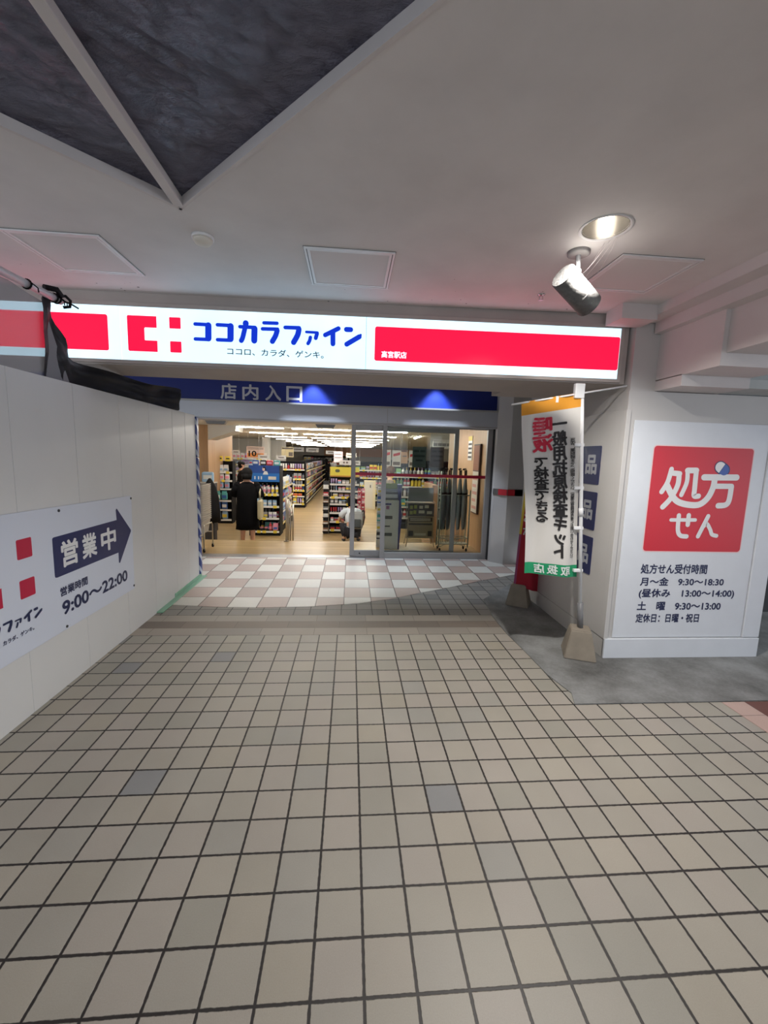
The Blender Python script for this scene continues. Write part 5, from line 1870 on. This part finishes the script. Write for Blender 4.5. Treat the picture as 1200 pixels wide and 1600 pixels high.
def skin_bm(verts, edges, sub=2):
    """grow a smooth surface over a skeleton; verts = {name: (pos, rx, ry)}, first one is the root"""
    names = list(verts)
    me = bpy.data.meshes.new('skeleton')
    me.from_pydata([verts[n][0] for n in names], [(names.index(a), names.index(b)) for a, b in edges], [])
    o = bpy.data.objects.new('skeleton', me)
    COL.objects.link(o)
    sk = o.modifiers.new('skin', 'SKIN')
    sk.use_smooth_shade = True
    for i, n in enumerate(names):
        d = me.skin_vertices[0].data[i]
        d.radius = (verts[n][1], verts[n][2])
        d.use_root = (i == 0)
    ss = o.modifiers.new('subdivision', 'SUBSURF')
    ss.levels = ss.render_levels = sub
    bpy.context.view_layer.update()
    m2 = bpy.data.meshes.new_from_object(o.evaluated_get(bpy.context.evaluated_depsgraph_get()))
    bm = bmesh.new()
    bm.from_mesh(m2)
    bpy.data.objects.remove(o)
    bpy.data.meshes.remove(me)
    bpy.data.meshes.remove(m2)
    return bm


def hand(mb, wrist, d, side, curl=0.5):
    """palm with four bent fingers and a thumb; d = pointing direction"""
    d = Vector(d).normalized()
    s = d.cross(Vector((0, 0, 1)))
    s = s.normalized() if s.length > 0.01 else Vector((1, 0, 0))
    up = s.cross(d)
    w = Vector(wrist)
    mb.ball(w + d * 0.045, 0.026, 0.026, 0.026)
    for k, L in enumerate((0.068, 0.076, 0.071, 0.055)):
        b = w + d * 0.065 + s * (0.012 * (k - 1.5) * 1.6)
        k1 = b + d * L * 0.45 - up * 0.012 * curl
        k2 = k1 + d * L * 0.35 - up * 0.025 * curl
        k3 = k2 + d * L * 0.2 - up * 0.022 * curl
        mb.path([b - d * 0.02, b, k1, k2, k3], 0.0085, 6)
    b = w + d * 0.025 + s * 0.02 * side
    mb.path([b, b + s * 0.022 * side + d * 0.015, b + s * 0.03 * side + d * 0.04 - up * 0.01], 0.0095, 6)


def head_bits(mb, c, fwd, k=1.0):
    """nose, ears, eyes and mouth on the head"""
    f = Vector(fwd).normalized()
    s = f.cross(Vector((0, 0, 1))).normalized()
    c = Vector(c)
    mb.ball(c + f * 0.094 * k + Vector((0, 0, -0.012)), 0.013, 0.013, 0.02)
    for sg in (-1, 1):
        mb.ball(c + s * 0.078 * sg * k, 0.014, 0.014, 0.03)


def face_print(c, fwd, parent):
    f = Vector(fwd).normalized()
    s = f.cross(Vector((0, 0, 1))).normalized()
    c = Vector(c)
    mb = MB()
    for sg in (-1, 1):
        mb.ball(c + f * 0.084 + s * 0.032 * sg + Vector((0, 0, 0.012)), 0.011, 0.011, 0.007)
    mb.build('eyes', black_m, parent)
    MB().ball(c + f * 0.084 + Vector((0, 0, -0.05)), 0.02, 0.012, 0.006).build('mouth', mat('lips', (160, 84, 78), 0.5), parent)


def stand_skeleton(H, arms):
    k = H / 1.6
    V = {'pelvis': ((0, 0, 0.88 * k), 0.13, 0.10), 'waist': ((0, 0, 1.02 * k), 0.11, 0.085), 'chest': ((0, 0.0, 1.18 * k), 0.135, 0.095), 'collar': ((0, -0.005, 1.30 * k), 0.07, 0.06),
         'neck': ((0, 0.005, 1.375 * k), 0.046, 0.046), 'jaw': ((0, 0.03, 1.425 * k), 0.058, 0.066), 'head': ((0, 0.012, 1.49 * k), 0.078, 0.094), 'crown': ((0, 0.0, 1.555 * k), 0.055, 0.06)}
    E = [('pelvis', 'waist'), ('waist', 'chest'), ('chest', 'collar'), ('collar', 'neck'), ('neck', 'jaw'), ('jaw', 'head'), ('head', 'crown')]
    for s, n in ((-1, 'L'), (1, 'R')):
        V['sh' + n] = ((0.165 * s, -0.005, 1.275 * k), 0.055, 0.05)
        e, w = arms[n]
        V['el' + n] = (e, 0.04, 0.038)
        V['wr' + n] = (w, 0.027, 0.025)
        V['hip' + n] = ((0.085 * s, 0, 0.82 * k), 0.085, 0.085)
        V['kn' + n] = ((0.09 * s, 0.012, 0.46 * k), 0.055, 0.055)
        V['an' + n] = ((0.09 * s, -0.015, 0.09 * k), 0.036, 0.036)
        V['to' + n] = ((0.10 * s, 0.12, 0.035), 0.036, 0.028)
        E += [('collar', 'sh' + n), ('sh' + n, 'el' + n), ('el' + n, 'wr' + n), ('pelvis', 'hip' + n), ('hip' + n, 'kn' + n), ('kn' + n, 'an' + n), ('an' + n, 'to' + n)]
    return V, E, k


def sleeves(mb, V, f=0.75, r0=0.07, r1=0.078):
    for n in 'LR':
        a, b = Vector(V['sh' + n][0]), Vector(V['el' + n][0])
        mb.ball(a, r0 * 1.0, r0, r0)
        mb.cyl(a, a.lerp(b, f), r0, r1, 12)


def ring_cloth(mb, rows, seg=24, fold=0.0):
    """rows: (z, rx, ry, cy)"""
    rings = [[mb.v(rx * math.cos(q * 2 * PI / seg) * (1 + fold * i / len(rows) * math.sin(q * 2.1 + i)), cy + ry * math.sin(q * 2 * PI / seg) * (1 + fold * i / len(rows) * math.cos(q * 3.3)), z) for q in range(seg)] for i, (z, rx, ry, cy) in enumerate(rows)]
    for A, B in zip(rings, rings[1:]):
        for q in range(seg):
            mb.face([A[q], B[q], B[(q + 1) % seg], A[(q + 1) % seg]], True)
    mb.face(rings[0])
    mb.face(rings[-1])


def person(label, loc, rz, H, arms, build, hands=True):
    t = thing('person', label, 'person', loc, rz)
    V, E, k = stand_skeleton(H, arms)
    mb = MB()
    mb.absorb(skin_bm(V, E), True)
    head_bits(mb, V['head'][0], (0, 1, 0))
    for n, s in (('L', 1), ('R', -1)):
        hand(mb, V['wr' + n][0], Vector(V['wr' + n][0]) - Vector(V['el' + n][0]), s)
    mb.build('body', skin_m, t)
    face_print(V['head'][0], (0, 1, 0), t)
    build(t, V, k)
    return t


# woman in the black dress, seen from behind, reading something held in front of her
def woman(t, V, k):
    mb = MB()
    ring_cloth(mb, [(1.345 * k, 0.075, 0.065, 0), (1.31 * k, 0.15, 0.09, 0), (1.25 * k, 0.195, 0.115, 0), (1.1 * k, 0.185, 0.13, 0), (0.95 * k, 0.185, 0.14, 0), (0.75 * k, 0.2, 0.155, 0), (0.55 * k, 0.205, 0.16, 0), (0.425 * k, 0.205, 0.16, 0)], 28, 0.10)
    sleeves(mb, V, 0.95, 0.072, 0.088)
    mb.build('dress', mat('dress_black', (14, 13, 15), 0.9, spec=0.1), t)
    mb = MB()
    h = Vector(V['head'][0])
    mb.ball(h + Vector((0, -0.022, 0.022)), 0.102, 0.106, 0.105, 3)
    mb.cyl(h + Vector((0, -0.035, 0.0)), h + Vector((0, -0.045, -0.10)), 0.098, 0.085, 18)
    mb.build('hair', hair_m, t)
    mb = MB()
    for n, s in (('L', -1), ('R', 1)):
        mb.ball((0.095 * s, 0.045, 0.035), 0.042, 0.12, 0.034)
    mb.build('shoes', dark_m, t)


person('person in a loose black dress standing with their back to the doors', (-1.99, 4.62, ZF), math.radians(8), 1.56,
       {'L': ((-0.25, 0.06, 1.04), (-0.12, 0.25, 1.09)), 'R': ((0.24, 0.05, 1.02), (0.10, 0.26, 1.07))}, woman)
t = thing('leaflet', 'bright yellow pack held up by the person in the black dress', 'pack', (-2.04, 4.92, 0.80))
MB().box(-0.05, 0.05, -0.012, 0.012, -0.07, 0.07, 0.004).build('pack', pm('yellow'), t)
t = thing('shoulder_bag', 'pale beige tote bag hanging at the right side of the person in black', 'bag', (-1.745, 4.60, 0.27))
MB().box(-0.035, 0.035, -0.13, 0.13, 0.0, 0.36, 0.03).build('sack', mat('tote_beige', (176, 166, 136), 0.8), t)
mb = MB()
for s in (-1, 1):
    mb.path([(0.012 * s, -0.07, 0.35), (0.006 * s, -0.045, 0.50), (0.0, 0.0, 0.56), (0.006 * s, 0.045, 0.50), (0.012 * s, 0.07, 0.35)], 0.009, 7)
mb.build('handles', mat('tote_beige', (176, 166, 136)), t)


# shop worker in a dark cap behind the counter
def worker(t, V, k):
    mb = MB()
    ring_cloth(mb, [(1.34 * k, 0.07, 0.06, 0), (1.29 * k, 0.16, 0.09, 0), (1.18 * k, 0.18, 0.12, 0), (0.95 * k, 0.165, 0.12, 0), (0.8 * k, 0.17, 0.125, 0)], 24)
    sleeves(mb, V, 0.6)
    mb.build('shirt', black_m, t)
    mb = MB()
    ring_cloth(mb, [(0.86 * k, 0.165, 0.125, 0), (0.6 * k, 0.165, 0.12, 0), (0.1 * k, 0.15, 0.09, 0)], 20)
    mb.build('trousers', dark_m, t)
    mb = MB()
    for s in (-1, 1):
        mb.path([(0.10 * s, 0.06, 1.32 * k), (0.08 * s, 0.125, 1.22 * k), (0.03 * s, 0.135, 1.05 * k)], 0.014, 8)
        mb.path([(0.10 * s, 0.06, 1.32 * k), (0.08 * s, -0.10, 1.25 * k), (-0.06 * s, -0.135, 1.05 * k)], 0.014, 8)
    mb.build('apron_straps', white_m, t)
    mb = MB()
    h = Vector(V['head'][0])
    mb.ball(h + Vector((0, -0.008, 0.045)), 0.092, 0.105, 0.075, 3)
    mb.box(-0.07, 0.07, 0.07, 0.165, h.z + 0.035, h.z + 0.045, 0.004)
    mb.build('cap', black_m, t)
    MB().ball(h + Vector((0, -0.03, -0.02)), 0.088, 0.075, 0.09).build('hair', hair_m, t)


person('person in a dark cap and white apron straps working behind the left counter', (-3.27, 9.25, ZF), math.radians(-70), 1.60,
       {'L': ((-0.24, 0.08, 1.03), (-0.14, 0.28, 0.98)), 'R': ((0.24, 0.08, 1.03), (0.10, 0.3, 0.98))}, worker)


def casual(top, legs, hm, long_hair):
    def f(t, V, k):
        mb = MB()
        ring_cloth(mb, [(1.34 * k, 0.07, 0.06, 0), (1.29 * k, 0.16, 0.09, 0), (1.18 * k, 0.185, 0.12, 0), (0.95 * k, 0.17, 0.125, 0), (0.82 * k, 0.18, 0.13, 0)], 24)
        sleeves(mb, V, 0.6)
        mb.build('shirt', top, t)
        mb = MB()
        for s in (-1, 1):
            mb.cyl((0.085 * s, 0, 0.86 * k), (0.09 * s, 0, 0.06 * k), 0.098, 0.065, 14)
        mb.build('trousers', legs, t)
        mb = MB()
        h = Vector(V['head'][0])
        mb.ball(h + Vector((0, -0.02, 0.025)), 0.098, 0.103, 0.1, 3)
        if long_hair:
            mb.cyl(h + Vector((0, -0.03, 0.0)), h + Vector((0, -0.06, -0.26)), 0.095, 0.07, 16)
        mb.build('hair', hm, t)
    return f


REST = {'L': ((-0.23, 0.0, 1.02), (-0.23, 0.10, 0.82)), 'R': ((0.23, 0.0, 1.02), (0.23, 0.10, 0.82))}
person('person with long dark hair in black, standing far down the main aisle', (-1.60, 23.6, ZF), math.radians(10), 1.62, REST, casual(black_m, black_m, hair_m, True))
person('person in a white top standing beside the one in black far down the aisle', (-1.20, 24.0, ZF), math.radians(-20), 1.66, REST, casual(white_m, dark_m, hair_m, False))
person('person with brown hair standing behind the white cardboard display and door glass', (0.74, 5.2, ZF), math.radians(85), 1.66, REST, casual(mat('top_taupe', (126, 112, 100), 0.8), dark_m, hair_brown, False))

# crouching shopper with a backpack, seen from behind
t = thing('person', 'person crouching in a white shirt with a dark backpack before the shelf', 'person', (-0.02, 5.55, ZF), math.radians(6))
CV = {'pelvis': ((0, -0.10, 0.27), 0.135, 0.11), 'waist': ((0, -0.06, 0.42), 0.115, 0.09), 'chest': ((0, 0.03, 0.58), 0.14, 0.10), 'collar': ((0, 0.075, 0.69), 0.075, 0.06),
      'neck': ((0, 0.10, 0.755), 0.047, 0.047), 'jaw': ((0, 0.145, 0.79), 0.058, 0.066), 'head': ((0, 0.145, 0.855), 0.078, 0.094), 'crown': ((0, 0.13, 0.92), 0.055, 0.06)}
CE = [('pelvis', 'waist'), ('waist', 'chest'), ('chest', 'collar'), ('collar', 'neck'), ('neck', 'jaw'), ('jaw', 'head'), ('head', 'crown')]
for s, n in ((-1, 'L'), (1, 'R')):
    CV['sh' + n] = ((0.17 * s, 0.06, 0.655), 0.055, 0.05)
    CV['el' + n] = ((0.26 * s, 0.16, 0.45), 0.04, 0.038)
    CV['wr' + n] = ((0.19 * s, 0.36, 0.40), 0.027, 0.025)
    CV['hip' + n] = ((0.10 * s, -0.10, 0.25), 0.09, 0.09)
    CV['kn' + n] = ((0.19 * s, 0.22, 0.36), 0.06, 0.06)
    CV['an' + n] = ((0.14 * s, 0.02, 0.08), 0.038, 0.038)
    CV['to' + n] = ((0.17 * s, 0.16, 0.035), 0.038, 0.03)
    CE += [('collar', 'sh' + n), ('sh' + n, 'el' + n), ('el' + n, 'wr' + n), ('pelvis', 'hip' + n), ('hip' + n, 'kn' + n), ('kn' + n, 'an' + n), ('an' + n, 'to' + n)]
mb = MB()
mb.absorb(skin_bm(CV, CE), True)
head_bits(mb, CV['head'][0], (0, 1, 0))
for n, s in (('L', 1), ('R', -1)):
    hand(mb, CV['wr' + n][0], Vector(CV['wr' + n][0]) - Vector(CV['el' + n][0]), s)
mb.build('body', skin_m, t)
face_print(CV['head'][0], (0, 1, 0), t)
SV = {n: CV[n] for n in ('waist', 'chest', 'collar', 'shL', 'shR')}
SV = {'waist': ((0, -0.08, 0.36), 0.16, 0.125), 'chest': ((0, 0.03, 0.58), 0.17, 0.125), 'collar': ((0, 0.075, 0.69), 0.085, 0.07)}
for s, n in ((-1, 'L'), (1, 'R')):
    SV['sh' + n] = ((0.17 * s, 0.06, 0.655), 0.072, 0.068)
    SV['slv' + n] = ((0.235 * s, 0.12, 0.52), 0.07, 0.07)
mb = MB()
mb.absorb(skin_bm(SV, [('waist', 'chest'), ('chest', 'collar'), ('collar', 'shL'), ('collar', 'shR'), ('shL', 'slvL'), ('shR', 'slvR')]), True)
mb.build('shirt', mat('shirt_white', (214, 222, 232), 0.7), t)
TV = {'pelvis': ((0, -0.10, 0.27), 0.155, 0.135)}
for s, n in ((-1, 'L'), (1, 'R')):
    TV['hip' + n] = ((0.105 * s, -0.10, 0.25), 0.11, 0.11)
    TV['kn' + n] = ((0.19 * s, 0.22, 0.36), 0.078, 0.078)
    TV['an' + n] = ((0.14 * s, 0.03, 0.10), 0.06, 0.06)
mb = MB()
mb.absorb(skin_bm(TV, [('pelvis', 'hipL'), ('pelvis', 'hipR'), ('hipL', 'knL'), ('hipR', 'knR'), ('knL', 'anL'), ('knR', 'anR')]), True)
mb.build('trousers', mat('trousers_navy', (24, 26, 38), 0.8), t)
mb = MB()
h = Vector(CV['head'][0])
mb.ball(h + Vector((0, -0.02, 0.025)), 0.1, 0.105, 0.102, 3)
mb.ball(h + Vector((0, -0.04, -0.04)), 0.086, 0.07, 0.08)
mb.build('hair', hair_m, t)
mb = MB()
for s in (-1, 1):
    mb.ball((0.16 * s, 0.09, 0.035), 0.043, 0.115, 0.034)
mb.build('shoes', dark_m, t)
bp = thing('backpack', 'dark grey backpack worn by the crouching person in white', 'backpack', (0.07, 5.42, 0.0), math.radians(-6))
mb = MB()
mb.M = Matrix.Rotation(math.radians(-20), 4, 'X')
mb.box(-0.15, 0.15, -0.13, 0.0, -0.06, 0.32, 0.055)
mb.build('pack', mat('pack_grey', (66, 70, 74), 0.7), bp)
mb = MB()
mb.M = Matrix.Rotation(math.radians(-20), 4, 'X')
mb.box(-0.12, 0.12, -0.17, -0.12, -0.05, 0.14, 0.03)
mb.build('pocket', mat('pack_grey_dark', (52, 55, 58), 0.7), bp)
mb = MB()
for s in (-1, 1):
    mb.path([(0.11 * s, 0.06, 0.27), (0.13 * s, 0.10, 0.345), (0.15 * s, 0.20, 0.32), (0.165 * s, 0.24, 0.18), (0.14 * s, 0.12, 0.03)], 0.016, 8)
mb.build('strap', mat('pack_grey_dark', (52, 55, 58), 0.7), bp)
mb = MB()
for k in range(14):
    a0, a1 = 2 * PI * k / 14, 2 * PI * (k + 1) / 14
    mb.cyl((-0.17 + 0.035 * math.cos(a0), -0.10, -0.02 + 0.035 * math.sin(a0)), (-0.17 + 0.035 * math.cos(a1), -0.10, -0.02 + 0.035 * math.sin(a1)), 0.01, seg=6)
mb.build('ring_charm', white_m, bp)
